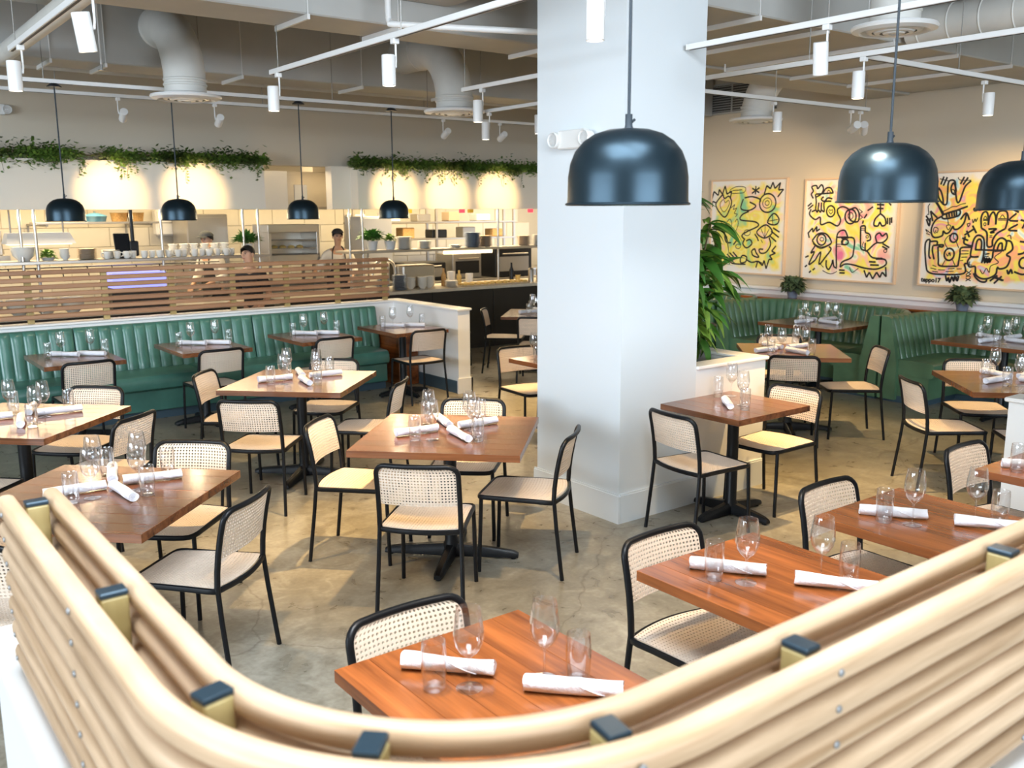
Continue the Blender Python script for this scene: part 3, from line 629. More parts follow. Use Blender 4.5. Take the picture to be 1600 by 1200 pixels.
CH = [
 (2.27, 3.75, 45, 'chair with its back to the camera at the central square table'),
 (3.32, 3.80, 128, 'side-on chair at the central table, just left of the white pillar'),
 (2.33, 4.95, -48, 'chair at the left side of the central square table'),
 (3.42, 4.90, -135, 'chair facing the camera behind the central square table'),
 (2.23, 5.80, 47, 'chair with its back to us at the square table behind the central one'),
 (3.40, 5.80, 135, 'side-on chair between the central table and the one behind it'),
 (2.38, 7.06, -42, 'chair on the far left side of the square table behind the central one'),
 (3.48, 7.02, -135, 'chair facing us behind the square table that is behind the central one'),
 (1.52, 5.78, 130, 'chair between the two tables on the left, seen from its side'),
 (1.57, 6.94, -135, 'chair facing us behind the square table at the left frame edge'),
 (0.43, 5.82, 45, 'chair seat cut by the left frame edge below the far left table'),
 (1.43, 3.76, 131, 'large side-on chair in front of the near left table, seat toward left'),
 (1.57, 4.90, -133, 'chair facing us behind the near left square table'),
 (0.42, 4.95, -45, 'chair at the left frame edge beside the near left table'),
 (0.35, 3.86, 45, 'chair cut by the left frame edge behind the railing end'),
 (1.37, 2.34, -90, 'chair tucked under the nearest wooden table at bottom centre'),
 (2.50, 2.34, -90, 'chair tucked under the second table along the railing'),
 (3.56, 2.33, -90, 'chair tucked under the third table along the railing'),
 (4.72, 2.29, -90, 'chair tucked under the fourth table along the railing, farthest right'),
 (4.11, 3.79, -6, 'chair between the white pillar and its small table, back toward the left'),
 (5.43, 3.84, 182, 'chair on the right side of the small table beside the pillar'),
 (1.82, 8.22, 92, 'chair at the first banquette table from the left'),
 (2.95, 8.21, 92, 'chair at the second banquette table from the left'),
 (4.12, 8.27, 92, 'chair at the third banquette table from the left'),
 (5.17, 8.20, 88, 'chair at the fourth banquette table, beside the white partition wing'),
 (6.60, 4.70, 38, 'chair with its back to us at the table behind the planter wall'),
 (7.60, 4.50, 140, 'side-on chair facing left at the table behind the planter wall'),
 (6.32, 3.50, -38, 'side-on chair facing right at the square table by the right edge'),
 (7.55, 3.68, -135, 'chair facing us behind the square table by the right edge'),
 (6.50, 2.58, 45, 'chair mostly hidden behind the white half wall at the right edge'),
 (7.62, 5.62, -135, 'chair facing us, peeking above the table behind the planter wall'),
 (6.50, 5.66, -45, 'chair top showing just over the planter wall, nearest the pillar'),
 (7.80, 6.62, 135, 'edge-on chair seen behind the big pillar plant'),
 (6.85, 9.56, -45, 'chair at the far table against the dark bar, left of that table'),
 (6.77, 8.42, 45, 'chair with its back to us at the far table before the dark bar'),
 (5.12, 6.64, -97, 'chair facing us just left of the pillar, behind a half hidden table'),
 (6.55, 10.35, -20, 'farthest chair, its seat showing beside the partition wing'),
]
for (x, y, fc, lb) in CH: chair(x, y, fc, lb)

# ------------------------------------------------------------------ tables
_bc = {}
def table(x, y, w, d, rz, label, nb=6, arm=0.36, group='walnut dining tables', round_=0):
    t = thing('dining_table', label, 'table', (x, y, 0), rz, group)
    key = (w, d, nb); wm = M['walnut'] if d == 0.74 and w < 0.68 else M['walnutd']
    if key not in _bc:
        bw = w/nb; _bc[key] = [MB().bbox(-bw/2+0.0004, bw/2-0.0004, -d/2, d/2, 0.712, 0.75, 0.0012).mesh('board', wm),
            MB().bbox(-w/2+0.12, w/2-0.12, -0.05, 0.05, 0.695, 0.712, 0.002).bbox(-0.05, 0.05, -d/2+0.12, d/2-0.12, 0.690, 0.7118, 0.002).mesh('support_plate', M['black'])]
    bm2, sup = _bc[key]
    for k in range(nb): o = link('board', bm2, t); o.location = (-w/2+w/nb*(k+.5), 0, 0)
    link('support_plate', sup, t)
    k2 = ('base', arm)
    if k2 not in _bc:
        pole = MB().lathe([(0.0001, 0.69), (0.036, 0.69), (0.038, 0.6), (0.038, 0.10), (0.046, 0.085), (0.052, 0.05), (0.0001, 0.05)], 20).mesh('pole', M['black'], True)
        am = MB(); prof = [(0.03, 0.036, 0.085), (arm*0.4, 0.030, 0.072), (arm*0.75, 0.027, 0.058), (arm-0.03, 0.026, 0.048), (arm, 0.020, 0.036)]
        v = []; f = []
        for (r, hw_, h) in prof: v += [(r, -hw_, 0.012), (r, -hw_, h*0.7), (r, -hw_*0.55, h), (r, hw_*0.55, h), (r, hw_, h*0.7), (r, hw_, 0.012)]
        n = len(prof)
        for i in range(n-1):
            for k in range(6): f.append((i*6+k, i*6+(k+1) % 6, (i+1)*6+(k+1) % 6, (i+1)*6+k)[::-1])
        f.append(tuple(range(6))); f.append(tuple(range((n-1)*6, n*6))[::-1]); am.add(v, f)
        am.cyl((arm-0.03, 0, 0), 0.016, 0, 0.014, 10); _bc[k2] = (pole, am.mesh('base_foot', M['black'], True))
    pole, arm_me = _bc[k2]; link('pole', pole, t)
    for q in range(4): o = link('base_foot', arm_me, t); o.rotation_euler = (0, 0, q*PI/2)
    return t
Q = PI/4
TAB = {}
def T(key, *a, **k): TAB[key] = (a[0], a[1]); return table(*a, **k)
T('front', 1.375, 1.83, 0.65, 0.74, 0, 'nearest wooden table at bottom centre, half behind the railing', arm=0.28)
T('r1', 2.555, 1.83, 0.65, 0.74, 0, 'second wooden table along the curved railing', arm=0.28)
T('r2', 3.565, 1.80, 0.65, 0.74, 0, 'third wooden table along the curved railing', arm=0.28)
T('r3', 4.80, 1.74, 0.66, 0.74, 0, 'fourth wooden table along the railing, at the right frame edge', arm=0.28)
T('colt', 4.78, 3.85, 0.72, 0.66, 0, 'small walnut table standing against the planter wall beside the pillar', nb=6, arm=0.31)
T('central', 2.87, 4.36, 0.94, 0.94, Q, 'square walnut table in the middle, left of the pillar', nb=8, arm=0.40)
T('mid', 2.93, 6.50, 0.93, 0.93, Q, 'square walnut table behind the central one', nb=8, arm=0.40)
T('L2', 0.98, 6.32, 0.93, 0.93, Q, 'square walnut table at the left frame edge, farther one', nb=8, arm=0.40)
T('L3', 0.95, 4.34, 0.94, 0.94, Q, 'square walnut table at near left, behind the railing end', nb=8, arm=0.40)
for i, (x, xx) in enumerate(((1.84, 0), (2.99, 0), (4.16, 0), (5.22, 0))):
    T('bq%d' % (i+1), x, 8.84, 0.66, 0.86, 0, 'small walnut table at the green banquette, %s from the left' % ['first', 'second', 'third', 'fourth'][i], nb=6, arm=0.31)
T('rb', 7.10, 5.10, 0.88, 0.88, Q, 'square walnut table just behind the planter wall, before the booths', nb=8, arm=0.40)
T('rd', 7.06, 3.08, 0.93, 0.93, Q, 'square walnut table at the right, above the white half wall', nb=8, arm=0.40)
T('ra', 9.16, 6.22, 0.92, 1.0, 0, 'walnut table inside the left green booth under the first pictures', nb=8, arm=0.35)
T('rc', 9.18, 4.15, 0.92, 1.0, 0, 'walnut table inside the right green booth below the third picture', nb=8, arm=0.35)
T('far', 7.38, 9.02, 0.94, 0.94, Q, 'far square table in front of the dark bar', nb=8, arm=0.40)
T('far2', 5.16, 5.98, 0.70, 0.74, 0, 'table half hidden behind the left edge of the pillar', nb=6, arm=0.31)

# ------------------------------------------------------------------ tableware
def wine_proto():
    m = MB().lathe([(0.0355, 0.0), (0.036, 0.0015), (0.030, 0.003), (0.012, 0.0055), (0.0045, 0.010), (0.0036, 0.02), (0.0036, 0.075), (0.0045, 0.088), (0.010, 0.094), (0.024, 0.106), (0.036, 0.124), (0.0415, 0.148), (0.0405, 0.172), (0.0365, 0.202), (0.0325, 0.228), (0.0318, 0.2295), (0.0312, 0.228), (0.035, 0.202), (0.039, 0.172), (0.040, 0.148), (0.034, 0.125), (0.020, 0.108), (0.0001, 0.100)], 28)
    m.lathe([(0.0355, 0.0), (0.0001, 0.0)], 28); return m.mesh('wine_glass', M['glass'], True)
def tumbler_proto():
    m = MB().lathe([(0.0001, 0.0), (0.026, 0.0), (0.029, 0.003), (0.032, 0.02), (0.0345, 0.06), (0.0345, 0.10), (0.032, 0.138), (0.0313, 0.1395), (0.0305, 0.138), (0.033, 0.10), (0.033, 0.06), (0.030, 0.022), (0.024, 0.014), (0.0001, 0.012)], 28)
    return m.mesh('tumbler', M['glass'], True)
def napkin_proto(seed):
    rnd = random.Random(seed); n = 16; rings = 18; L_ = 0.262; v = []; f = []
    ph = [rnd.random()*6 for _ in range(4)]
    for i in range(rings+1):
        s_ = i/rings; x = (s_-0.5)*L_; base = 0.0225+0.002*math.sin(s_*5+ph[0])+0.0015*(abs(s_-.5)*2)**2
        for k in range(n):
            a = 2*PI*k/n; r = base*(1+0.05*math.sin(3*a+ph[1]+s_*4)+0.03*math.sin(5*a-s_*9+ph[2])) + (0.003 if 0 < ((k+int(s_*5)) % n) < 3 else 0)
            v.append((x+0.002*math.sin(2*a+ph[3])*(1 if s_ in (0, 1) else 0), r*math.cos(a), 0.0225+r*math.sin(a)*0.9))
    for i in range(rings):
        for k in range(n): f.append((i*n+k, i*n+(k+1) % n, (i+1)*n+(k+1) % n, (i+1)*n+k)[::-1])
    m = MB().add(v, f)
    for sx, i in ((-1, 0), (1, rings)):   # rolled spiral ends
        ring = v[i*n:(i+1)*n]; pts = []
        for j in range(1, 30):
            a = j*0.55; r = 0.020*(1-j/32); pts.append((sx*(L_/2-0.001-0.0006*(j % 7)), r*math.cos(a), 0.0225+r*math.sin(a)*0.9))
        m.add(ring+[(sx*(L_/2-0.010), 0, 0.0225)], [((k, (k+1) % n, n) if sx < 0 else ((k+1) % n, k, n)) for k in range(n)]); m.tube(pts, 0.0015, 5)
    # the loose hem that wraps around
    hem = []
    for i in range(13): s_ = i/12; a = 0.6+s_*3.2; hem.append((-L_*0.38+s_*L_*0.7, 0.0245*math.cos(a), 0.0225+0.0235*math.sin(a)*0.9))
    m.tube(hem, 0.0016, 5); me = m.mesh('napkin_roll', M['linen'], True)
    zmin = min(p.co.z for p in me.vertices)
    for p in me.vertices: p.co.z -= zmin
    return me
WG, TG = wine_proto(), tumbler_proto(); NP = [napkin_proto(i) for i in range(4)]
ORD = ['leftmost', 'second from left', 'third from left', 'fourth from left']
PHR = {'front': 'nearest table at bottom centre', 'r1': 'second table along the railing', 'r2': 'third table along the railing', 'r3': 'fourth table along the railing',
 'colt': 'small table beside the pillar', 'central': 'central square table', 'mid': 'square table behind the central one', 'L2': 'farther table at the left edge', 'L3': 'near left square table',
 'bq1': 'first banquette table from left', 'bq2': 'second banquette table from left', 'bq3': 'third banquette table from left', 'bq4': 'fourth banquette table from left',
 'rb': 'table just behind the planter wall', 'rd': 'table above the right half wall', 'ra': 'left green booth table', 'rc': 'right green booth table', 'far': 'far table by the dark bar', 'far2': 'table half behind the pillar'}
def setting(key, wines, tums, naps, world=False):
    cx, cy = (0, 0) if world else TAB[key]
    for kind, pts in (('wine', wines), ('tumbler', tums), ('napkin', naps)):
        items = []
        for p in pts:
            if kind == 'napkin':
                x0, y0, x1, y1 = p; mx, my = cx+(x0+x1)/2, cy+(y0+y1)/2; items.append((mx, my, math.atan2(y1-y0, x1-x0)))
            else: items.append((cx+p[0], cy+p[1], random.random()*6))
        def sx(q): d = Vector((q[0], q[1], -1.2)); return d.dot(r2)/d.dot(fw)
        items.sort(key=sx); n = len(items)
        for i, (x, y, rz) in enumerate(items):
            w = 'only' if n == 1 else ('rightmost' if i == n-1 else ORD[i])
            if n == 2: w = ['left', 'right'][i]
            me, nm, cat, ds = {'wine': (WG, 'wine_glass', 'wine glass', 'stemmed wine glass'), 'tumbler': (TG, 'tumbler', 'tumbler', 'clear tumbler'), 'napkin': (NP[(i+len(key)) % 4], 'napkin_roll', 'napkin', 'white rolled napkin')}[kind]
            o = link(nm, me); o.location = (x, y, 0.7502); o.rotation_euler = (0, 0, rz)
            tag(o, '%s, %s on the %s' % (ds, w, PHR[key]), cat, {'wine': 'wine glasses', 'tumbler': 'tumblers', 'napkin': 'rolled napkins'}[kind]+' on the '+PHR[key])
CW = [(-.17, -.08), (-.03, .17), (.055, -.17), (.13, -.02)]; CT = [(-.25, -.03), (.015, -.265), (0, .245), (.30, .11)]
CN = [(-.29, .10, -.04, .075), (.13, .33, .06, .09), (0, -.01, -.05, -.27), (.10, .045, .36, .03)]
setting('central', CW, CT, CN)
setting('mid', CW, CT, CN); setting('L2', CW, CT, CN)
setting('L3', [(-.03, -.03), (.04, .21), (.17, -.03), (.23, .17)], [(-.12, -.05), (.18, -.14), (.36, .15), (.12, .31)], [(-.20, .10, .05, .08), (.16, .38, .10, .14), (.08, .05, .10, -.20), (.14, .10, .39, .05)])
for kx, ox in (('rb', -.08), ('rd', .02)): setting(kx, [(x+ox, y) for x, y in CW], [(x+ox, y) for x, y in CT], [(a_+ox, b_, c_+ox, d_) for a_, b_, c_, d_ in CN])
for kx in ('ra', 'rc', 'far'): setting(kx, CW, CT, CN)
RW = [(-.11, .06), (.115, -.08)]; RT = [(-.17, .15), (.175, -.15)]; RN = [(-.165, .27, -.005, .05), (.01, -.05, .155, -.27)]
setting('front', [(1.29, 1.885), (1.48, 1.80)], [(1.215, 1.94), (1.545, 1.735)], [(1.21, 2.09, 1.38, 1.90), (1.40, 1.785, 1.58, 1.60)], True)
setting('r1', RW, RT, RN)
setting('r2', RW, RT, RN); setting('r3', [(x-.05, y+.04) for x, y in RW], [(x-.05, y+.07) for x, y in RT], [(a_-.03, b_+.04, c_-.03, d_+.04) for a_, b_, c_, d_ in RN])
setting('colt', [(4.99, 4.05), (4.80, 3.80)], [(4.70, 3.70), (4.90, 4.09)], [(4.625, 3.755, 4.80, 3.95)], True)
BW = [(-.07, .0), (.155, .10)]; BT = [(-.20, .06), (.27, .0)]; BN = [(-.15, .17, .03, -.01+.0), (.06, .11, .23, -.09)]
BN = [(-.14, .20, .04, .02), (.06, .10, .24, -.08)]; BW = [(-.09, .05), (.17, .11)]; BT = [(-.19, .10), (.27, .02)]
for i in range(4): setting('bq%d' % (i+1), BW, BT, BN)
setting('far2', [(-.2, .2)], [(-.25, .1)], [(-.18, .05, -.02, -.15)])

# ------------------------------------------------------------------ banquette and booths
def ribbed(path_out, inward, z0, z1, pitch, thick0=0.17, thick1=0.09, amp=0.022, end_caps=True):
    """path_out: dense list of (x,y,nx,ny,s) - outer line with inward normal and arc length"""
    G_ = []
    prof = [(0, z0, 0), (thick0, z0, 1), (thick0, z0+0.04, 1)]
    for k in range(1, 7): q = k/7; prof.append((thick0+(thick1-thick0)*q, z0+0.04+(z1-0.05-z0-0.04)*q, 1))
    prof += [(thick1, z1-0.05, 0.95), (thick1-0.012, z1-0.022, 0.6), (thick1-0.035, z1-0.004, 0.3), (0.02, z1, 0.05), (0.0, z1-0.015, 0), (0, z0, 0)]
    for (x, y, nx, ny, s_) in path_out:
        row = []; u = (s_/pitch) % 1.0; bulge = math.sqrt(max(0, 1-(2*u-1)**2))
        for (o, z, m_) in prof: oo = o-amp*m_*(1-bulge); row.append((x+nx*oo, y+ny*oo, z-0.006*m_*(1-bulge)*(1 if z > z1-0.06 else 0)))
        G_.append(row)
    m = MB().grid(G_)
    n = len(prof); N_ = len(path_out); m.f.append(tuple(range(n-1))[::-1]); m.f.append(tuple(range((N_-1)*n, N_*n-1))); return m
bq = thing('banquette_bench', 'long green leather banquette with ribbed back along the half wall', 'banquette', (2.0, 9.6, 0))
def bl(o): o.matrix_parent_inverse = Matrix.Translation((-2.0, -9.6, 0)); return o
secs = [(-1.6, 2.045), (2.055, 3.87), (3.88, 5.42)]
for a_, b_ in secs:
    L_ = b_-a_; nr = round(L_/0.112); P_ = [(a_+L_*i/(nr*8), 9.86, 0, -1, L_*i/(nr*8)) for i in range(nr*8+1)]
    bl(ribbed(P_, 0, 0.42, 0.905, L_/nr).build('back_cushion', M['green'], bq, True))
for a_, b_ in [(-1.6, 1.25), (1.26, 3.1), (3.11, 5.25)]:
    v = []; prof = [(9.72, 0.30), (9.22, 0.30), (9.19, 0.32), (9.18, 0.36), (9.185, 0.42), (9.205, 0.448), (9.25, 0.458), (9.5, 0.462), (9.72, 0.45)]
    m = MB(); n = len(prof); xs = [a_, a_+0.012, b_-0.012, b_]
    for i, x in enumerate(xs): dd = 0.012 if i in (0, 3) else 0; v += [(x, y+(dd if y < 9.5 else 0), z-(dd if z > 0.4 else 0)) for y, z in prof]
    m.add(v, [(i*n+k, i*n+(k+1) % n, (i+1)*n+(k+1) % n, (i+1)*n+k) for i in range(3) for k in range(n)]+[tuple(range(n))[::-1], tuple(range(3*n, 4*n))])
    bl(m.build('seat_cushion', M['green'], bq, True))
bl(MB().bbox(-1.6, 5.25, 9.25, 9.86, 0.09, 0.30, 0.006).build('base', M['green'], bq)); bl(MB().box(-1.6, 5.25, 9.30, 9.86, 0, 0.09).build('toe_kick', M['toe'], bq))
tag(MB().bbox(5.44, 5.70, 9.30, 9.86, 0.0, 0.62, 0.004).build('end_box', M['walnut']), 'low wooden box filling the corner at the right end of the banquette', 'box')

def booth(label, x0, xb, y0, y1, sx, ends):
    t = thing('booth_bench', label, 'booth', (x0, (y0+y1)/2, 0)); ti = Matrix.Translation((-x0, -(y0+y1)/2, 0))
    def fx(o): o.matrix_parent_inverse = ti; return o
    r = 0.5; raw = [(x, y1, 0, -1) for x in np.linspace(x0, xb-r, 40)[:-1]]
    raw += [(xb-r+r*math.cos(a), y1-r+r*math.sin(a), -math.cos(a), -math.sin(a)) for a in np.linspace(PI/2, 0, 40)]
    raw += [(xb, y, -1, 0) for y in np.linspace(y1-r, y0+r, 60)[1:-1]]
    raw += [(xb-r+r*math.cos(a), y0+r+r*math.sin(a), -math.cos(a), -math.sin(a)) for a in np.linspace(0, -PI/2, 40)]
    raw += [(x, y0, 0, 1) for x in np.linspace(xb-r, x0, 40)[1:]]
    P_ = []; s_ = 0
    # resample evenly
    L_ = [0]
    for i in range(1, len(raw)): L_.append(L_[-1]+math.hypot(raw[i][0]-raw[i-1][0], raw[i][1]-raw[i-1][1]))
    tot = L_[-1]; nr = round(tot/0.105); N_ = nr*8; j = 0
    for i in range(N_+1):
        s_ = tot*i/N_
        while j < len(L_)-2 and L_[j+1] < s_: j += 1
        q = (s_-L_[j])/(L_[j+1]-L_[j]+1e-9); a_, b_ = raw[j], raw[j+1]; P_.append(tuple(a_[k]+(b_[k]-a_[k])*q for k in range(4))+(s_,))
    fx(ribbed(P_, 0, 0.42, 0.90, tot/nr, 0.19, 0.08, 0.022).build('back_cushion', M['greenb'], t, True))
    dp = 0.60; cl = lambda x, y, d: (min(x, xb-d), min(max(y, y0+d), y1-d))
    G_ = []
    for p in P_[::2]:
        rows = []
        for d, z in ((0.10, 0.30), (dp-0.03, 0.30), (dp-0.005, 0.325), (dp, 0.37), (dp-0.008, 0.43), (dp-0.04, 0.455), (0.30, 0.462), (0.10, 0.45)): q = cl(p[0], p[1], d); rows.append((q[0], q[1], z))
        rows.append(rows[0]); G_.append(rows)
    m = MB().grid(G_, True); n = 9; m.f.append(tuple(range(8))); m.f.append(tuple(range((len(G_)-1)*n, (len(G_)-1)*n+8))[::-1]); fx(m.build('seat_cushion', M['greenb'], t, True))
    for nm, dq, z0, z1, mm in (('base', dp-0.06, 0.07, 0.30, M['greenb']), ('toe_kick', dp-0.10, 0, 0.07, M['toe'])):
        G_ = []
        for p in P_[::4]:
            xx = p[0]+(0.015 if p[0] < x0+0.02 else 0); rows = []
            for d, z in ((0.02, z0), (dq, z0), (dq, z1), (0.02, z1)): q = cl(xx, p[1], d); rows.append((q[0], q[1], z))
            rows.append(rows[0]); G_.append(rows)
        m = MB().grid(G_, True); n = 5; m.f.append((0, 1, 2, 3)); m.f.append(tuple(range((len(G_)-1)*n, (len(G_)-1)*n+4))[::-1]); fx(m.build(nm, mm, t))
    for yy, sg in ((y0, 1), (y1, -1)):   # upholstered end panels, wider at foot than at top
        v = [(x0-0.03, yy, 0.03), (x0-0.03, yy+sg*0.20, 0.03), (x0-0.03, yy+sg*0.20, 0.42), (x0-0.03, yy+sg*0.105, 0.885), (x0-0.03, yy+sg*0.07, 0.905), (x0-0.03, yy, 0.905)]
        v += [(x0+0.02, b, c) for (_, b, c) in v]; fa = [(0, 1, 2, 3, 4, 5)[::-sg], (6, 7, 8, 9, 10, 11)[::sg]]+[((k, (k+1) % 6, (k+1) % 6+6, k+6) if sg < 0 else (k+6, (k+1) % 6+6, (k+1) % 6, k)) for k in range(6)]
        fx(MB().add(v, fa).build('end_panel', M['greenb'], t))
    return t
booth('green leather curved booth in the middle, below the first two pictures', 9.06, 10.02, 5.40, 7.60, 0, 1)
booth('green leather curved booth at the right below the third picture', 9.06, 10.22, 3.16, 5.37, 0, 1)
booth('green leather booth farthest left, mostly hidden behind the pillar plant', 9.06, 10.22, 7.66, 9.80, 0, 1)
wl = MB().bbox(10.03, 10.455, 5.2, 8.05, 0.86, 0.892, 0.004); wl2 = tag(wl.build('wooden_ledge', M['walnut']), 'dark wooden ledge between the booths and the picture wall', 'ledge')
tag(MB().bbox(10.24, 10.455, 3.2, 5.19, 0.86, 0.892, 0.004).build('wooden_ledge', M['walnut']), 'wooden ledge behind the right booth under the third picture', 'ledge')

# ------------------------------------------------------------------ pictures
def quadmap(c, x, y):
    (TL, TR, BR, BL) = c; u = (x-TL[0])/(TR[0]-TL[0]); 
    for _ in range(6):
        xl = TL[0]+(BL[0]-TL[0])*0; v = 0.5
        yt = TL[1]+(TR[1]-TL[1])*u; yb = BL[1]+(BR[1]-BL[1])*u; v = (y-yt)/(yb-yt)
        xa = TL[0]+(BL[0]-TL[0])*v; xb_ = TR[0]+(BR[0]-TR[0])*v; u = (x-xa)/(xb_-xa)
    return u, v
def picture(label, ya, yb, za, zb, quad, strokes, m, text=None):
    """ya: left (large y) edge, yb: right edge; strokes: list of (width, closed, pts)"""
    cy, cz = (ya+yb)/2, (za+zb)/2; t = thing('framed_picture', label, 'picture', (10.5, cy, cz), 0, 'doodle pictures on the wall'); hw_, hh = (ya-yb)/2, (zb-za)/2
    MB().box(-0.030, -0.004, -hw_+0.012, hw_-0.012, -hh+0.012, hh-0.012).build('canvas', m, t)
    fr = MB(); b = 0.022
    fr.bbox(-0.05, 0, -hw_, hw_, hh-b, hh, 0.003).bbox(-0.05, 0, -hw_, hw_, -hh, -hh+b, 0.003).bbox(-0.05, 0, -hw_, -hw_+b, -hh+b, hh-b, 0.003).bbox(-0.05, 0, hw_-b, hw_, -hh+b, hh-b, 0.003); fr.build('picture_frame', M['frame'], t)
    ink = MB(); lay = 0
    for (w, cl, pts) in strokes:
        P3 = []
        for (x, y) in pts: u, v = quadmap(quad, x, y); P3.append((0, hw_-u*2*hw_, hh-v*2*hh))
        if len(P3) > 2: P3 = smooth_path(P3, 5, cl)
        else: P3 = [Vector(p) for p in P3]
        if cl: P3 = P3+[P3[0]]
        n = len(P3); vv = []; ff = []; lay += 1; xo = -0.0308-lay*0.00002
        for i, p in enumerate(P3):
            d = (P3[min(i+1, n-1)]-P3[max(i-1, 0)]); d = d.normalized() if d.length > 1e-6 else Vector((0, 1, 0)); nn = Vector((0, -d.z, d.y))*w/2
            vv += [(xo, p.y+nn.y, p.z+nn.z), (xo, p.y-nn.y, p.z-nn.z)]
        for i in range(n-1): ff.append((2*i, 2*i+1, 2*i+3, 2*i+2))
        ink.add(vv, ff)
    ink.build('ink_drawing', M['ink'], t)
    if text:
        tx, u, v, sz = text; cu = bpy.data.curves.new('signature', 'FONT'); cu.body = tx; cu.size = sz; cu.extrude = 0.0004; cu.offset = 0.004; cu.resolution_u = 3
        tmp = bpy.data.objects.new('tmp', cu); COL.objects.link(tmp); dg = bpy.context.evaluated_depsgraph_get(); me = bpy.data.meshes.new_from_object(tmp.evaluated_get(dg)); bpy.data.objects.remove(tmp)
        me.materials.clear(); me.materials.append(M['ink']); o = link('signature', me, t); o.location = (-0.032, hw_-u*2*hw_, hh-v*2*hh); o.rotation_euler = (PI/2, 0, -PI/2)
    return t
def circ(x, y, rx, ry=None, n=10): ry = ry or rx; return [(x+rx*math.cos(2*PI*i/n), y+ry*math.sin(2*PI*i/n)) for i in range(n)]
def zig(p, w=0.012): # straight zigzag: duplicate points so the curve keeps its corners
    return [(w, False, [p[i], p[i+1]]) for i in range(len(p)-1)]
B, F_ = 0.021, 0.010
A1 = [(B, False, [(125, 225), (122, 200), (140, 205)]), (B, False, [(170, 165), (180, 185), (200, 175), (215, 200), (210, 235), (190, 275), (160, 250), (140, 215), (150, 190), (170, 165)]),
 (F_, False, [(160, 205), (175, 190), (185, 205), (200, 195), (205, 215), (185, 250), (165, 230), (160, 205)]), (F_, True, [(205, 145), (235, 130), (275, 135), (272, 158), (240, 162), (210, 160)]), (F_, False, [(215, 148), (262, 146)]),
 (B, False, [(325, 130), (325, 170)]), (B, False, [(308, 140), (342, 162)]), (B, False, [(342, 138), (308, 165)]),
 (B, True, circ(382, 212, 36, 44)), (F_, True, circ(380, 212, 20, 24)), (F_, True, circ(380, 212, 9, 11)),
 (B, False, [(275, 185), (310, 180), (345, 192), (350, 205)]), (B, False, [(270, 190), (262, 235), (300, 245), (330, 225), (300, 205)]), (B, False, [(300, 250), (270, 265), (265, 290), (330, 300), (345, 320), (300, 345), (275, 365), (290, 385)]),
 (B, False, [(290, 380), (282, 405), (300, 425), (322, 405), (312, 385), (296, 392)]), (F_, True, circ(298, 352, 14)), (B, True, [(385, 300), (410, 262), (433, 285), (428, 310), (405, 315)]), (F_, False, [(405, 268), (408, 312)]), (F_, False, [(388, 298), (430, 290)]),
 (B, True, [(340, 350), (378, 315), (408, 350), (375, 378)]), (F_, False, [(376, 318), (376, 376)]), (F_, False, [(358, 334), (376, 376)]), (F_, False, [(394, 334), (376, 376)]),
 (B, False, [(410, 330), (438, 350)]), (B, False, [(402, 345), (436, 375)]), (B, False, [(395, 365), (425, 395)]), (B, False, [(332, 358), (345, 378)]), (B, False, [(342, 372), (350, 392)]), (F_, False, [(360, 385), (368, 400)]),
 (B, False, [(395, 375), (402, 410), (385, 445), (362, 450), (355, 432), (372, 432)]), (B, False, [(322, 440), (335, 430), (342, 447), (355, 470), (330, 462), (322, 440)]),
 (B, False, [(275, 480), (285, 462), (303, 470), (300, 492), (280, 498), (275, 480)]), (B, False, [(300, 480), (325, 495), (350, 490), (370, 500)]), (F_, False, [(200, 300), (215, 285), (225, 310), (220, 340)]), (F_, False, [(240, 300), (248, 285), (255, 310), (246, 345)]),
 (B, False, [(200, 300), (195, 350), (205, 395), (230, 400)]), (B, False, [(240, 345), (255, 380), (240, 410)]), (F_, True, circ(262, 418, 11)), (B, False, [(150, 460), (180, 480), (215, 470), (240, 500), (300, 505)]), (B, False, [(120, 490), (160, 495), (210, 500)]),
 (B, False, [(215, 455), (245, 490)]), (B, False, [(225, 448), (255, 480)]), (B, False, [(240, 445), (262, 470)]), (F_, False, [(150, 300), (165, 290), (180, 310), (165, 330), (150, 345)]), (F_, False, [(140, 395), (165, 385), (180, 410), (160, 430)])]
A1 += zig([(118, 190), (125, 150), (148, 170), (150, 140), (168, 165), (178, 125), (190, 165), (212, 150), (208, 185)], B)
A1 += zig([(365, 170), (375, 130), (392, 145), (402, 115), (412, 145), (436, 118), (428, 152), (450, 150), (425, 185)], B)
A1 += zig([(345, 520), (352, 488), (372, 510), (378, 485), (388, 525), (398, 480), (412, 480), (400, 462), (424, 450), (408, 440), (425, 415)], B)
A1 += zig([(215, 232), (232, 215), (226, 240), (243, 232), (232, 258), (248, 262), (240, 275)], F_)
picture('square doodle painting with hearts and a crowned bullseye, partly behind the pillar plant', 8.99, 7.69, 1.14, 2.44, [(108, 95), (470, 95), (460, 560), (140, 545)], A1, art_mat(1, [(0.28, (0.25, 0.60, 0.34)), (0.36, (0.60, 0.70, 0.22)), (0.42, (0.86, 0.72, 0.08)), (0.50, (0.88, 0.80, 0.30)), (0.57, (0.88, 0.74, 0.12)), (0.66, (0.90, 0.60, 0.45)), (0.74, (0.85, 0.80, 0.70))]))
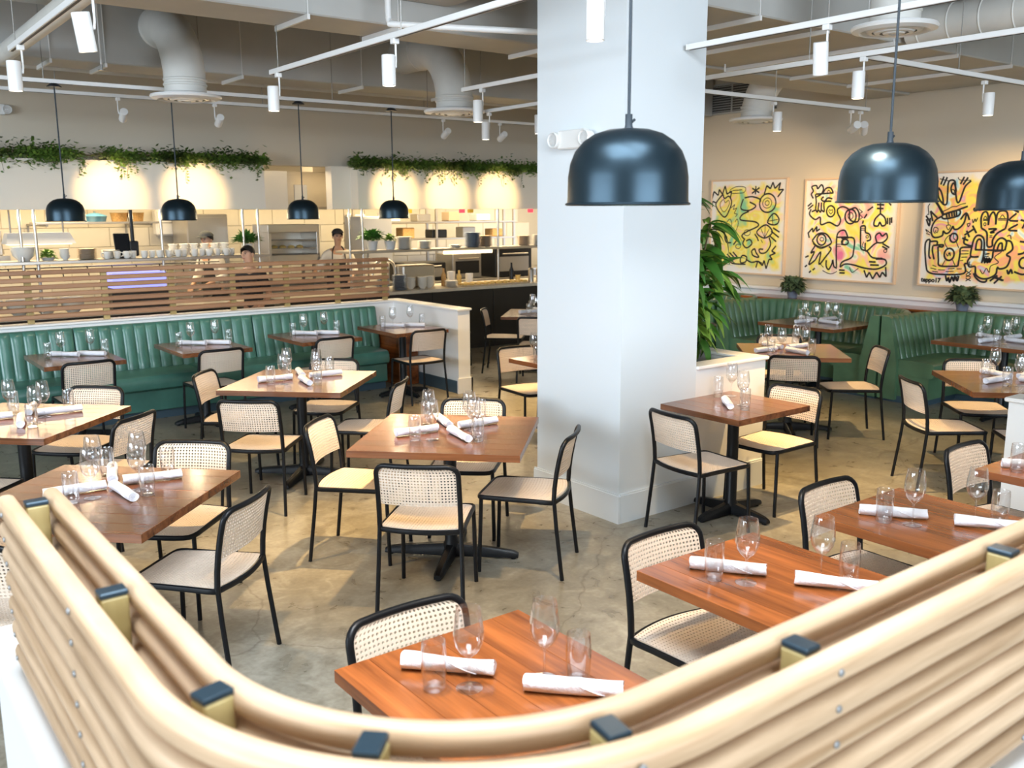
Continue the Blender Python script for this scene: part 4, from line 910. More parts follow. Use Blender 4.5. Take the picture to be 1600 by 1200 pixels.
A2 = [(B, False, [(600, 185), (590, 165), (600, 150), (592, 130), (615, 125), (622, 140), (640, 122), (650, 140), (640, 165), (612, 180)]), (B, False, [(610, 165), (615, 200), (612, 235)]), (B, False, [(612, 165), (700, 162)]), (B, False, [(650, 160), (662, 140), (685, 138), (698, 160)]), (F_, False, [(668, 160), (676, 148), (686, 160)]),
 (B, False, [(612, 235), (622, 250), (628, 205)]), (B, False, [(628, 240), (638, 250), (642, 205)]), (B, False, [(642, 240), (655, 248), (655, 205), (690, 200)]), (B, False, [(652, 178), (640, 190), (655, 200), (672, 185), (695, 190)]),
 (B, True, circ(687, 248, 20, 26)), (F_, False, [(687, 262), (678, 248), (682, 240), (688, 245), (694, 240), (697, 250), (687, 262)]), (B, False, [(590, 235), (582, 260), (610, 285), (635, 275), (640, 310), (680, 300), (720, 318), (735, 290), (722, 262)]),
 (B, False, [(722, 262), (720, 240), (745, 228), (775, 245), (780, 290), (815, 300), (822, 265), (805, 235), (775, 245)]), (B, True, circ(782, 275, 26, 34)), (F_, True, circ(782, 272, 12, 16)),
 (B, False, [(575, 235), (600, 215)]), (B, False, [(572, 222), (592, 206)]), (B, False, [(592, 248), (612, 240)]),
 (B, False, [(597, 385), (620, 358), (645, 350), (672, 360), (692, 395), (670, 412), (640, 418), (612, 405), (597, 385)]), (B, True, circ(643, 382, 22, 26)), (F_, True, circ(645, 380, 9)), (F_, False, [(600, 400), (640, 425), (690, 405)]),
 (B, False, [(612, 410), (590, 445), (608, 440), (580, 500), (612, 480)]), (B, False, [(612, 480), (640, 440), (632, 500), (660, 470)]), (B, False, [(660, 470), (690, 430), (680, 415)]), (F_, False, [(640, 500), (655, 515)]),
 (B, False, [(718, 515), (716, 440), (718, 370), (730, 345), (755, 340), (768, 365), (770, 380)]), (B, False, [(718, 372), (765, 372)]), (B, False, [(740, 378), (798, 378), (798, 440), (788, 470), (745, 490), (735, 515)]), (B, False, [(742, 410), (748, 382)]), (B, True, circ(757, 395, 16, 13)), (F_, False, [(720, 405), (740, 405)]), (F_, False, [(720, 415), (738, 415)]),
 (B, False, [(668, 480), (668, 510), (680, 525), (695, 500), (700, 480), (705, 510), (720, 520)]), (B, False, [(735, 515), (760, 500), (800, 505), (850, 520), (905, 525), (945, 505), (940, 480), (900, 478)]), (B, False, [(830, 322), (830, 400), (835, 430), (860, 440), (885, 470), (930, 475)]), (B, False, [(830, 322), (850, 322), (852, 350), (870, 360), (875, 385), (858, 392)]),
 (F_, False, [(832, 332), (850, 332)]), (F_, False, [(832, 340), (850, 340)]), (F_, True, circ(860, 372, 6)), (F_, False, [(845, 395), (838, 415), (848, 425)]),
 (B, False, [(852, 400), (855, 440), (890, 410), (905, 400)]), (B, False, [(905, 400), (898, 370), (915, 355), (928, 370), (945, 358), (950, 380), (930, 400), (905, 400)]), (B, False, [(918, 210), (918, 265)]), (B, False, [(902, 222), (935, 225)]), (B, False, [(902, 240), (932, 242)]),
 (B, False, [(918, 265), (895, 290), (890, 318), (908, 322), (916, 305), (926, 322), (942, 315), (938, 285), (918, 265)]), (B, False, [(950, 285), (950, 315)]), (B, False, [(960, 285), (960, 318)]), (B, False, [(968, 283), (968, 310)]),
 (B, False, [(930, 405), (960, 425)]), (B, False, [(928, 418), (952, 432)]), (F_, True, circ(942, 440, 7)), (B, False, [(860, 250), (885, 232)]), (B, False, [(845, 285), (858, 265)]), (B, False, [(838, 310), (842, 295)]), (B, False, [(955, 215), (965, 228)]),
 (B, False, [(870, 490), (900, 492)]), (B, False, [(875, 505), (915, 507)]), (B, False, [(730, 528), (758, 530)]), (B, False, [(732, 542), (758, 543)]), (B, False, [(562, 465), (580, 458)]), (B, False, [(560, 512), (572, 503)]), (B, False, [(582, 540), (592, 530)]), (B, False, [(600, 528), (612, 518)]),
 (F_, False, [(650, 530), (680, 545), (700, 545), (720, 535)]), (F_, False, [(780, 515), (792, 540), (810, 530), (822, 520)])]
A2 += zig([(575, 350), (598, 325), (600, 345), (620, 318), (618, 342), (635, 330)], B) + zig([(582, 372), (575, 345)], B)
A2 += zig([(848, 530), (860, 565), (872, 540), (888, 572), (905, 540), (920, 565), (930, 540), (948, 562), (945, 515)], B) + zig([(820, 240), (838, 255), (822, 262), (838, 280), (825, 290)], F_)
picture('square doodle painting with a big eye and a nose, behind the middle pendant', 7.42, 6.09, 1.12, 2.41, [(562, 92), (1010, 92), (985, 600), (540, 570)], A2, art_mat(2, [(0.27, (0.25, 0.62, 0.45)), (0.34, (0.85, 0.84, 0.74)), (0.40, (0.88, 0.55, 0.45)), (0.46, (0.88, 0.78, 0.12)), (0.53, (0.90, 0.82, 0.28)), (0.58, (0.88, 0.80, 0.66)), (0.64, (0.88, 0.50, 0.42)), (0.72, (0.80, 0.20, 0.40))]))
A3 = [(B, False, [(640, 150), (700, 130), (735, 160)]), (B, False, [(735, 205), (742, 290), (790, 350), (825, 345), (830, 250), (835, 160), (870, 140), (900, 160), (905, 240)]), (B, False, [(735, 205), (765, 240), (785, 300), (790, 345)]), (B, False, [(870, 250), (862, 205), (885, 165), (910, 220), (900, 265), (870, 250)]), (B, False, [(905, 240), (925, 330), (950, 325), (975, 250), (1000, 190), (1050, 145)]),
 (B, False, [(760, 180), (790, 110)]), (B, False, [(785, 190), (822, 115)]), (B, False, [(950, 175), (985, 110)]), (B, False, [(975, 180), (1020, 115)]), (F_, False, [(925, 115), (950, 140), (1050, 140)]), (F_, False, [(750, 130), (850, 150)]), (F_, True, circ(880, 240, 15, 18)),
 (B, False, [(710, 325), (745, 370), (790, 445)]), (B, False, [(720, 325), (800, 440)]), (B, False, [(790, 445), (880, 420), (960, 395), (1030, 372)]), (F_, False, [(775, 420), (830, 400), (880, 375), (920, 372), (960, 355), (1010, 345)]),
 (B, True, [(795, 445), (945, 405), (942, 455), (805, 480)]), (B, False, [(825, 440), (832, 470)]), (B, False, [(850, 432), (856, 466)]), (B, False, [(878, 425), (882, 462)]), (B, False, [(900, 420), (906, 458)]), (B, False, [(922, 412), (926, 455)]),
 (B, False, [(790, 455), (720, 490), (680, 560), (685, 620), (720, 645), (790, 630), (800, 590), (825, 610), (860, 600), (895, 545)]), (B, False, [(895, 545), (910, 575), (950, 570), (1000, 520), (1020, 440)]), (B, False, [(965, 490), (1018, 432), (1052, 495)]), (F_, False, [(720, 610), (700, 585), (710, 555), (745, 565), (740, 600), (722, 595), (725, 578)]),
 (F_, False, [(840, 480), (850, 540)]), (F_, True, [(830, 542), (872, 540), (850, 580)]), (B, False, [(620, 450), (660, 500)]), (B, False, [(625, 480), (655, 540), (665, 470)]), (B, False, [(665, 410), (690, 500)]), (B, False, [(665, 410), (735, 470)]), (F_, False, [(640, 600), (620, 570), (670, 605)]), (F_, False, [(625, 605), (665, 620)]),
 (B, True, circ(907, 652, 38, 40)), (F_, False, [(907, 615), (905, 655), (935, 675)]), (F_, False, [(880, 620), (840, 645), (818, 690), (850, 745)]), (F_, False, [(935, 690), (960, 745)]),
 (B, False, [(620, 690), (640, 665), (668, 660)]), (B, False, [(620, 690), (618, 760), (635, 900), (660, 950), (760, 975), (1020, 980), (1022, 890)]), (B, False, [(668, 660), (660, 800), (680, 830)]), (B, False, [(662, 680), (740, 680), (735, 720)]), (B, False, [(700, 715), (695, 760), (715, 840)]), (B, False, [(700, 715), (800, 712), (795, 730), (755, 725)]), (B, False, [(752, 725), (760, 840), (780, 900), (960, 910)]), (B, False, [(960, 910), (975, 810), (985, 745), (1090, 742)]), (B, False, [(1022, 890), (1060, 888)]),
 (B, True, circ(868, 800, 50, 54)), (F_, False, [(835, 790), (855, 815), (865, 785), (880, 815), (875, 780)]), (F_, False, [(830, 850), (800, 900)]), (F_, False, [(905, 850), (930, 900)]),
 (F_, False, [(990, 770), (1060, 775)]), (F_, False, [(985, 800), (1060, 800)]), (F_, False, [(990, 830), (1050, 830)]), (F_, False, [(980, 860), (1010, 860)]), (F_, False, [(700, 890), (740, 905)]), (F_, False, [(680, 915), (740, 930)]), (F_, False, [(760, 935), (830, 940)]), (F_, False, [(860, 930), (930, 930)]), (F_, False, [(840, 955), (920, 955)]), (F_, False, [(950, 935), (1000, 935)]), (F_, False, [(700, 945), (760, 955)]),
 (B, False, [(990, 655), (1050, 680)]), (B, False, [(1030, 590), (1060, 650)]), (B, False, [(1010, 630), (1110, 570)]), (B, False, [(1085, 545), (1125, 615)]), (B, False, [(1020, 640), (1010, 700), (1060, 725), (1100, 730)]),
 (F_, False, [(1030, 530), (1045, 555), (1060, 525), (1030, 530)]), (F_, False, [(1080, 490), (1090, 520), (1105, 485), (1115, 510), (1130, 475)]), (B, True, circ(1105, 400, 15, 12)), (B, True, circ(1145, 395, 14, 12)),
 (B, False, [(1170, 570), (1162, 480), (1180, 430), (1210, 425), (1228, 470), (1232, 545)]), (B, False, [(1232, 545), (1240, 470), (1270, 425), (1295, 470), (1300, 540)]), (B, False, [(1300, 540), (1310, 440), (1350, 415), (1395, 430), (1405, 500), (1390, 580)]), (F_, False, [(1180, 490), (1222, 490)]), (F_, False, [(1180, 500), (1222, 500)]), (F_, False, [(1185, 485), (1200, 462), (1218, 485)]), (F_, False, [(1318, 485), (1395, 487)]), (F_, False, [(1318, 498), (1395, 500)]), (F_, False, [(1335, 480), (1355, 452), (1378, 480)]), (F_, True, circ(1200, 535, 10, 14)),
 (B, False, [(1170, 570), (1215, 600), (1228, 640), (1235, 735), (1280, 735), (1282, 680), (1320, 620), (1390, 580)]), (B, False, [(1235, 580), (1310, 580), (1255, 612), (1295, 610)]), (F_, False, [(1250, 640), (1275, 640)]), (F_, False, [(1250, 655), (1275, 655)]),
 (B, False, [(1160, 830), (1085, 825), (1085, 760), (1105, 670), (1140, 635), (1185, 650), (1205, 700), (1205, 820), (1190, 890)]), (B, False, [(1125, 765), (1135, 690), (1160, 670), (1180, 700), (1180, 770)]), (B, False, [(1120, 765), (1395, 780)]), (B, False, [(1290, 850), (1300, 740), (1330, 680), (1370, 665), (1410, 700), (1400, 780)]), (B, False, [(1330, 770), (1345, 720), (1370, 715), (1375, 770)]), (F_, False, [(1215, 800), (1260, 805), (1215, 815)]), (F_, False, [(1215, 830), (1255, 830)]),
 (B, False, [(1190, 890), (1215, 840), (1220, 890), (1238, 845), (1245, 890), (1262, 845), (1265, 885), (1285, 850)]), (B, False, [(1085, 825), (1055, 870), (1075, 920), (1130, 920), (1140, 990), (1190, 1030), (1260, 1035), (1330, 1000), (1340, 940)]), (B, False, [(1400, 690), (1450, 700), (1470, 770), (1420, 820), (1455, 850), (1430, 930), (1370, 950), (1340, 930)]), (F_, False, [(1075, 870), (1075, 900), (1100, 905)]),
 (F_, False, [(1300, 790), (1370, 790), (1310, 840), (1350, 890), (1280, 920), (1270, 980), (1240, 940), (1210, 990), (1180, 950)]), (B, False, [(1120, 980), (1140, 1020), (1190, 1060), (1240, 1065), (1250, 1040)]), (B, False, [(1280, 1060), (1350, 1010)]), (B, False, [(1320, 1085), (1390, 1020)]), (B, False, [(1340, 1030), (1410, 1060)]), (B, False, [(1300, 1020), (1400, 1060)]),
 (F_, False, [(1045, 955), (1095, 990)]), (F_, False, [(1095, 955), (1045, 990)]), (F_, False, [(1045, 995), (1095, 1015)]), (F_, False, [(1095, 985), (1045, 1015)]), (F_, False, [(1045, 1025), (1095, 1050)]), (F_, False, [(1095, 1022), (1045, 1050)]),
 (B, False, [(840, 990), (855, 1040), (870, 1010), (885, 1055), (905, 1005), (925, 1045), (935, 1000), (960, 1045), (975, 1000)]), (F_, True, circ(965, 1015, 10, 14)), (B, False, [(1440, 400), (1500, 430)]), (B, False, [(1480, 440), (1420, 500), (1500, 510)]), (B, False, [(1500, 540), (1420, 590), (1500, 600)]), (F_, False, [(1410, 650), (1440, 640), (1450, 680)]), (B, False, [(1435, 960), (1450, 1000), (1470, 960), (1486, 1000)]),
 (B, False, [(1520, 500), (1560, 520), (1540, 580)]), (B, False, [(1530, 700), (1600, 720), (1580, 800), (1520, 820)]), (B, True, circ(1580, 900, 40, 50)), (B, False, [(1500, 980), (1580, 1010), (1640, 980)])]
A3 += zig([(632, 440), (650, 440), (640, 370), (660, 345), (650, 355)], F_)
picture('large doodle painting with towers and a boat shape, cut by the right edge', 5.80, 4.48, 1.13, 2.44, [(610, 72), (1700, 20), (1700, 1185), (545, 1065)], A3, art_mat(3.3, [(0.28, (0.30, 0.60, 0.75)), (0.35, (0.80, 0.84, 0.76)), (0.40, (0.88, 0.62, 0.12)), (0.46, (0.90, 0.40, 0.25)), (0.51, (0.88, 0.76, 0.12)), (0.58, (0.90, 0.72, 0.18)), (0.64, (0.85, 0.35, 0.40)), (0.70, (0.45, 0.70, 0.80))]), ('teppo17', 0.03, 0.962, 0.070))

# ------------------------------------------------------------------ emergency lights
def emergency(x, y, z, rz, label):
    t = thing('emergency_light', label, 'emergency light', (x, y, z), rz)   # faces local -X
    MB().bbox(-0.055, 0, -0.13, 0.13, -0.06, 0.06, 0.008).build('housing', M['plastic_w'], t)
    for s_ in (-1, 1):
        m4 = Matrix.Translation((-0.055, s_*0.15, 0.0)) @ Matrix.Rotation(-PI/2, 4, 'Y')
        MB().lathe([(0.0001, -0.04), (0.045, -0.035), (0.052, 0.0), (0.052, 0.02), (0.046, 0.026), (0.040, 0.018), (0.0001, 0.012)], 20).xf(m4).build('lamp_head', M['plastic_w'], t, True)
        MB().lathe([(0.040, 0.02), (0.026, 0.025), (0.0001, 0.027)], 18).xf(m4).build('lens', M['glass'], t, True)
emergency(4.05, 4.61, 2.46, 0, 'white two-headed emergency light on the pillar')
emergency(1.95, 12.4, 3.2, PI/2, 'white two-headed emergency light high on the kitchen wall, left edge')

# ------------------------------------------------------------------ spotlights
head(2.87-0.045, 6.50, 2.99, 'spotlight at the far end of the track over the central table'); head(2.87-0.045, 4.86, 2.99, 'spotlight hanging over the central square table, top centre', power=330)
head(2.87-0.045, 3.10, 2.99, 'spotlight at the top edge beside the first big pendant cord', power=150)
head(1.18-0.045, 6.33, 2.99, 'spotlight near the far end of the top left track'); head(1.18-0.045, 4.66, 2.99, 'largest spotlight, tilted, at the top left corner', aim=(1.5, 4.9, 0.4))
head(4.55-0.045, 6.34, 2.99, 'spotlight at the end of the track left of the pillar'); head(4.55-0.045, 3.14, 2.99, 'tilted spotlight right of the pillar near the top', aim=(4.95, 3.35, 0.6), power=110)
head(5.68-0.045, 6.95, 2.99, 'spotlight partly behind the left pillar edge', power=260); head(5.68-0.045, 3.63, 2.99, 'spotlight on the second track, left of the middle pendant cord', aim=(5.6, 3.6, 0.4), power=330)
head(7.47, 3.67, 2.99, 'spotlight on the branch track between the right pendants', rz=PI/2); head(7.28, 5.5, 2.99, 'spotlight in front of the far air diffuser', power=220, rz=PI/2)
head(8.52, 5.5, 2.99, 'spotlight aimed at the first doodle picture', aim=(10.5, 8.2, 2.0), power=150, ang=48, rz=PI/2); head(8.68, 5.5, 2.99, 'spotlight aimed at the middle doodle picture', aim=(10.5, 6.7, 1.9), power=110, ang=50, rz=PI/2)
head(5.68-0.045, 7.8, 2.99, 'spotlight farthest along the track behind the pillar', power=220)
head(9.2, 3.67, 2.99, 'spotlight aimed at the right doodle picture', aim=(10.5, 5.0, 1.9), power=110, ang=55, rz=PI/2)
for i, x in enumerate((2.80, 3.80, 6.75, 7.65, 8.6)):
    head(x, 10.2, 3.17, 'soffit washing spotlight on the rear track, %s from the left' % ['first', 'second', 'third', 'fourth', 'fifth'][i], aim=(x+0.28, 12.0, 2.22), power=270, ang=31, rz=PI)

for (x, y, lb) in ((2.87-.045, 1.9, 'added out-of-view spotlight above the second railing table'), (1.18-.045, 2.1, 'added out-of-view spotlight above the nearest railing table'), (4.55-.045, 1.8, 'added out-of-view spotlight above the last railing table'), (1.18-.045, 8.0-1.6, None)):
    if lb: head(x, y, 2.99, lb, power=95, col=(1.0, 0.86, 0.70))  # unseen heads, added to brighten the railing tables
# ------------------------------------------------------------------ kitchen
S('wall_soffit_left', MB().box(-9, 5.03, 12.0, 12.4, 2.06, 2.64), M['soffit']); S('wall_soffit_right', MB().box(6.42, 13.5, 12.0, 12.4, 2.06, 2.64), M['soffit'])
S('wall_soffit_return', MB().box(6.12, 6.42, 12.22, 12.4, 2.06, 2.66), M['soffit'])
S('wall_kitchen_back', MB().box(-1, 15, 15.5, 15.7, 0, 3.1), M['grout']); S('ceiling_kitchen', MB().box(-1, 15, 12.6, 15.6, 3.0, 3.1), M['trimw'])
S('wall_kitchen_side', MB().box(-1.2, -1, 12.6, 15.7, 0, 3.1), M['wall']); S('wall_kitchen_far', MB().box(15, 15.2, 12.6, 15.7, 0, 3.1), M['wall'])
kb = bpy.data.objects['wall_kitchen_back']; tm = MB().bbox(-0.295, 0.295, -0.012, 0, -0.145, 0.145, 0.003).mesh('tile', M['tile'])
for r_ in range(7):
    for c_ in range(19): o = link('tile', tm, kb); o.location = (0.9+c_*0.6+(0.3 if r_ % 2 else 0), 15.5, 0.75+r_*0.3)
# bar
bar = thing('bar_counter', 'dark fronted kitchen bar with pale stone top', 'counter', (8, 11.6, 0))
for k in range(5): o = MB().bbox(0, 1.08, 0, 0.03, 0.0, 0.88, 0.003).build('front_panel', M['barfront'], bar); o.location = (-3.0+k*1.09, -0.32, 0)
MB().box(-3.0, 2.44, -0.29, 0.5, 0, 0.88).build('carcass', M['steeld'], bar); MB().bbox(-3.05, 2.47, -0.38, 0.55, 0.88, 0.925, 0.006).build('countertop', M['bartop'], bar)
bl_ = thing('prep_counter', 'steel prep counter seen through the slatted screen', 'counter', (1.8, 11.7, 0))
MB().bbox(-2.5, 3.1, -0.3, 0.4, 0.84, 0.88, 0.004).build('countertop', M['steel'], bl_); MB().box(-2.45, 3.05, -0.25, 0.38, 0.1, 0.84).build('cabinet', M['barfront'], bl_)
for k in range(4): o = MB().box(0, 0.02, -0.27, -0.25, 0.12, 0.82).build('door_edge', M['steeld'], bl_); o.location = (-1.5+k*1.3, 0, 0)
dcs = thing('display_case', 'blue lit display case glowing behind the slatted screen', 'display', (3.2, 11.7, 0.88)); MB().bbox(-0.33, 0.33, -0.2, 0.2, 0, 0.26, 0.01).build('case_base', M['barfront'], dcs); MB().bbox(-0.31, 0.31, -0.19, 0.19, 0.26, 0.44, 0.01).build('lit_screen', M['screen_blue'], dcs)
# pass shelves
def shelf(label, x0, x1, y0, y1, z, posts_, zt, strip=None):
    t = thing('pass_shelf', label, 'shelf', (x0, y0, z)); MB().bbox(0, x1-x0, 0, y1-y0, -0.035, 0, 0.004).build('shelf_board', M['steel'], t)
    if strip: MB().bbox(strip[0], strip[1], -0.01, 0.06, -0.085, -0.036, 0.003).build('lamp_strip', M['heat'], t)
    for px_ in posts_: MB().tube([(px_-x0, 0.12, -(z-0.9)), (px_-x0, 0.12, zt-z)], 0.017, 10).build('post', M['steel'], t, True)
shelf('long steel pass shelf with mugs and bowls, left side of the kitchen', -0.8, 4.82, 11.42, 11.85, 1.49, [1.97, 2.12, 3.5, 4.52, 4.72], 2.06)
shelf('steel pass shelf with plate stacks, right side of the kitchen', 5.95, 10.45, 11.42, 11.85, 1.49, [6.02, 6.22, 8.55, 10.3], 2.06, (1.55, 2.4))
for i, (x, m_) in enumerate([(7.1, 'red_led'), (7.25, 'amber_tag'), (8.2, 'red_led'), (8.36, 'amber_tag'), (9.55, 'red_led')]):
    tag(MB().bbox(x-0.05, x+0.05, 11.985, 12.01, 2.0, 2.055, 0.004).build('ticket_display' if m_ == 'red_led' else 'price_tag', M[m_]), ['first red display under the soffit beside fourth far pendant', 'amber tag beside the first red display', 'second red display under the soffit', 'amber tag beside the second red display', 'third red display by the pillar edge'][i], 'display' if m_ == 'red_led' else 'tag')
# crockery
plate_me = {k: MB().lathe([(0.0001, 0.0), (0.06, 0.0), (0.085, 0.006), (0.105, 0.012), (0.105, 0.015), (0.08, 0.010), (0.0001, 0.005)], 20).mesh('plate', M[k], True) for k in ('dish', 'dishb', 'dishs')}
bowl_me = MB().lathe([(0.0001, 0.0), (0.035, 0.0), (0.04, 0.008), (0.065, 0.03), (0.078, 0.055), (0.080, 0.057), (0.075, 0.055), (0.06, 0.03), (0.0001, 0.012)], 20).mesh('bowl', M['dish'], True)
big_me = MB().lathe([(0.0001, 0.0), (0.06, 0.0), (0.065, 0.015), (0.11, 0.06), (0.125, 0.12), (0.128, 0.122), (0.12, 0.118), (0.10, 0.06), (0.0001, 0.02)], 24).mesh('serving_bowl', M['dish'], True)
cup_me = MB().lathe([(0.0001, 0.0), (0.026, 0.0), (0.034, 0.01), (0.040, 0.05), (0.041, 0.085), (0.038, 0.085), (0.036, 0.05), (0.0001, 0.008)], 18).mesh('mug', M['dish'], True)
hand_me = MB().tube(smooth_path([(0.038, 0, 0.07), (0.062, 0, 0.068), (0.066, 0, 0.04), (0.040, 0, 0.022)], 4), 0.005, 6).mesh('handle', M['dish'], True)
def stack(x, y, z, n, me, step, what, cat, label, group, s_=1.0):
    for k in range(n): o = link(what, me); o.location = (x+random.uniform(-.004, .004), y+random.uniform(-.004, .004), z+k*step); o.scale = (s_, s_, 1); tag(o, label, cat, group)
Z = 1.491
stack(1.99, 11.62, Z, 4, big_me, 0.012, 'serving_bowl', 'bowl', 'big white serving bowl nested in the stack at shelf left', 'nested serving bowls on the pass shelf')
stack(2.42, 11.62, Z, 4, bowl_me, 0.024, 'bowl', 'bowl', 'small white bowl stacked beside the green herbs', 'small bowls beside the herbs', 0.75)
stack(2.66, 11.62, Z, 9, plate_me['dishs'], 0.0135, 'plate', 'plate', 'sand coloured plate in the stack behind the first mugs', 'sand plates on the left pass shelf', 1.05)
stack(2.94, 11.70, Z, 7, plate_me['dish'], 0.0135, 'plate', 'plate', 'white plate in the stack beside the order tablet', 'white plates by the order tablet', 1.0)
for i in range(16):
    x = 2.85+i*0.1+(0.02 if i % 3 else 0); yy = 11.50+(0.04 if i % 2 else 0); o = link('mug', cup_me); o.location = (x, yy, Z); o.rotation_euler.z = random.random()*6; c = link('handle', hand_me, o)
    tag(o, 'cream mug, %s from the left in the left pass shelf row' % ['first', 'second', 'third', 'fourth', 'fifth', 'sixth', 'seventh', 'eighth', 'ninth', 'tenth', 'eleventh', 'twelfth', 'thirteenth', 'fourteenth', 'fifteenth', 'sixteenth'][i], 'mug', 'mugs in a row on the left pass shelf')
for i in range(6):
    x = 3.68+i*0.13; yy = 11.72; stack(x, yy, Z, 3, bowl_me, 0.045, 'bowl', 'bowl', 'cream bowl in the %s pile from the left behind the mugs' % ['first', 'second', 'third', 'fourth', 'fifth', 'last'][i], 'piled bowls behind the mugs, pile '+'abcdef'[i], 0.75)
stack(6.93, 11.62, Z, 13, plate_me['dish'], 0.0135, 'plate', 'plate', 'white plate in the tall stack beside the right pass shelf herbs', 'white plates in the tall stack', 1.1)
stack(7.30, 11.66, Z, 8, plate_me['dish'], 0.0135, 'plate', 'plate', 'white plate in the shorter stack next to the tall one', 'white plates in the shorter stack', 1.0)
stack(8.12, 11.60, Z, 16, plate_me['dishb'], 0.0135, 'plate', 'plate', 'blue grey plate in the stack left of the shelf post', 'blue plates left of the shelf post', 1.2)
stack(8.42, 11.70, Z, 12, plate_me['dishs'], 0.0135, 'plate', 'plate', 'sand plate in the stack right behind the shelf post', 'sand plates behind the shelf post', 1.1)
stack(7.80, 11.60, Z, 3, plate_me['dish'], 0.0135, 'plate', 'plate', 'white plate in the low stack before the blue plates', 'white plates in the low stack', 0.9)
stack(9.15, 11.66, Z, 11, plate_me['dishs'], 0.0135, 'plate', 'plate', 'sand plate in the stack nearest the pillar on the shelf', 'sand plates nearest the pillar', 1.0)
stack(9.42, 11.62, Z, 12, plate_me['dish'], 0.0135, 'plate', 'plate', 'white plate in the stack at the pillar edge', 'white plates at the pillar edge', 1.0)
ZB = 0.926
stack(6.50, 11.50, ZB, 11, plate_me['dishb'], 0.0165, 'plate', 'plate', 'blue plate in the left stack on the bar top', 'blue plates on the bar, left stack', 0.9)
stack(6.72, 11.42, ZB, 13, plate_me['dishb'], 0.0165, 'plate', 'plate', 'blue plate in the right stack on the bar top', 'blue plates on the bar, right stack', 1.05)
for i, (x, y) in enumerate([(6.95, 11.5), (7.12, 11.45), (7.28, 11.52)]): stack(x, y, ZB, 6, bowl_me, 0.022, 'bowl', 'bowl', ['white bowl in first bar stack beside the blue plates', 'white bowl in the second bar stack', 'white bowl in the third bar stack, by the tray'][i], ['first', 'second', 'third'][i]+' stack of bowls on the bar', 0.95)
stack(7.60, 11.42, ZB, 6, plate_me['dish'], 0.015, 'plate', 'plate', 'white side plate stacked at the left end of the pastry tray', 'white side plates by the pastry tray', 0.95)
tr = thing('serving_tray', 'long wooden tray of pale yellow pastries on the bar', 'tray', (8.35, 11.42, ZB)); MB().bbox(-0.62, 0.62, -0.14, 0.14, 0, 0.018, 0.005).build('tray_board', M['dishs'], tr)
for i in range(30):
    a = random.random()*6; x, y = -0.57+(i % 10)*0.126, -0.085+(i//10)*0.085; o = MB().lathe([(0.0001, 0.0), (0.034, 0.0), (0.040, 0.012), (0.030, 0.028), (0.0001, 0.034)], 10).build('pastry', M['food'])
    o.location = (8.35+x, 11.42+y, ZB+0.0185); o.scale = (1.25, 0.9, 1); o.rotation_euler.z = a; tag(o, 'pale yellow pastry lying on the long bar tray', 'pastry', 'pastries on the bar tray')
for i, x in enumerate((9.10, 9.26, 9.40)): tag(MB().lathe([(0.0001, 0.0), (0.045, 0.0), (0.045, 0.19), (0.047, 0.20), (0.03, 0.22), (0.0001, 0.225)], 20, (x, 11.42, ZB)).build('steel_canister', M['steel'], None, True), 'tall steel canister on the bar by the pillar, %s from the left' % ['first', 'second', 'third'][i], 'canister', 'steel canisters on the bar')
tag(MB().lathe([(0.0001, 0.0), (0.03, 0.0), (0.042, 0.10), (0.046, 0.104), (0.04, 0.10), (0.0001, 0.01)], 16, (8.98, 11.6, ZB)).build('paper_cup', M['food'], None, True), 'tan paper cup beside the steel canisters on the bar', 'cup')
for i, (x, y, h) in enumerate([(8.15, 11.75, 0.16), (7.85, 11.8, 0.2)]): tag(MB().lathe([(0.0001, 0.0), (0.055, 0.0), (0.06, h), (0.055, h), (0.0001, 0.02)], 18, (x, y, ZB)).build('container', M['plastic_w'], None, True), ['short white tub standing behind the pastry tray', 'taller white tub standing behind the pastry tray'][i], 'container')
tag(MB().bbox(6.95, 7.5, 11.70, 12.0, ZB, 1.25, 0.02).build('metal_bin', M['steel']), 'steel counter bin behind the stacked white bowls', 'bin')
ms = MB().tube(smooth_path([(6.55, 11.9, 1.12), (6.6, 11.9, 1.27), (6.75, 11.9, 1.34), (6.9, 11.9, 1.27), (6.93, 11.9, 1.12)], 5), 0.022, 10); tag(ms.build('faucet', M['steel'], None, True), 'curved steel faucet arch behind the blue plates', 'faucet')
# order tablet on stand
pos = thing('order_tablet', 'black order tablet on a stand on the left pass shelf', 'tablet', (3.08, 11.62, Z))
MB().bbox(-0.10, 0.08, -0.01, 0.012, 0.03, 0.30, 0.005).xf(Matrix.Rotation(-0.25, 4, 'X')).build('tablet_screen', M['black'], pos); MB().bbox(-0.07, 0.07, -0.06, 0.08, 0, 0.02, 0.004).build('stand_base', M['black'], pos)
MB().tube([(0.10, 0.0, 0.02), (0.10, 0.0, 0.565)], 0.022, 10).build('mast', M['black'], pos, True); MB().bbox(0.06, 0.16, -0.03, 0.03, 0.02, 0.20, 0.01).build('receipt_printer', M['black'], pos)
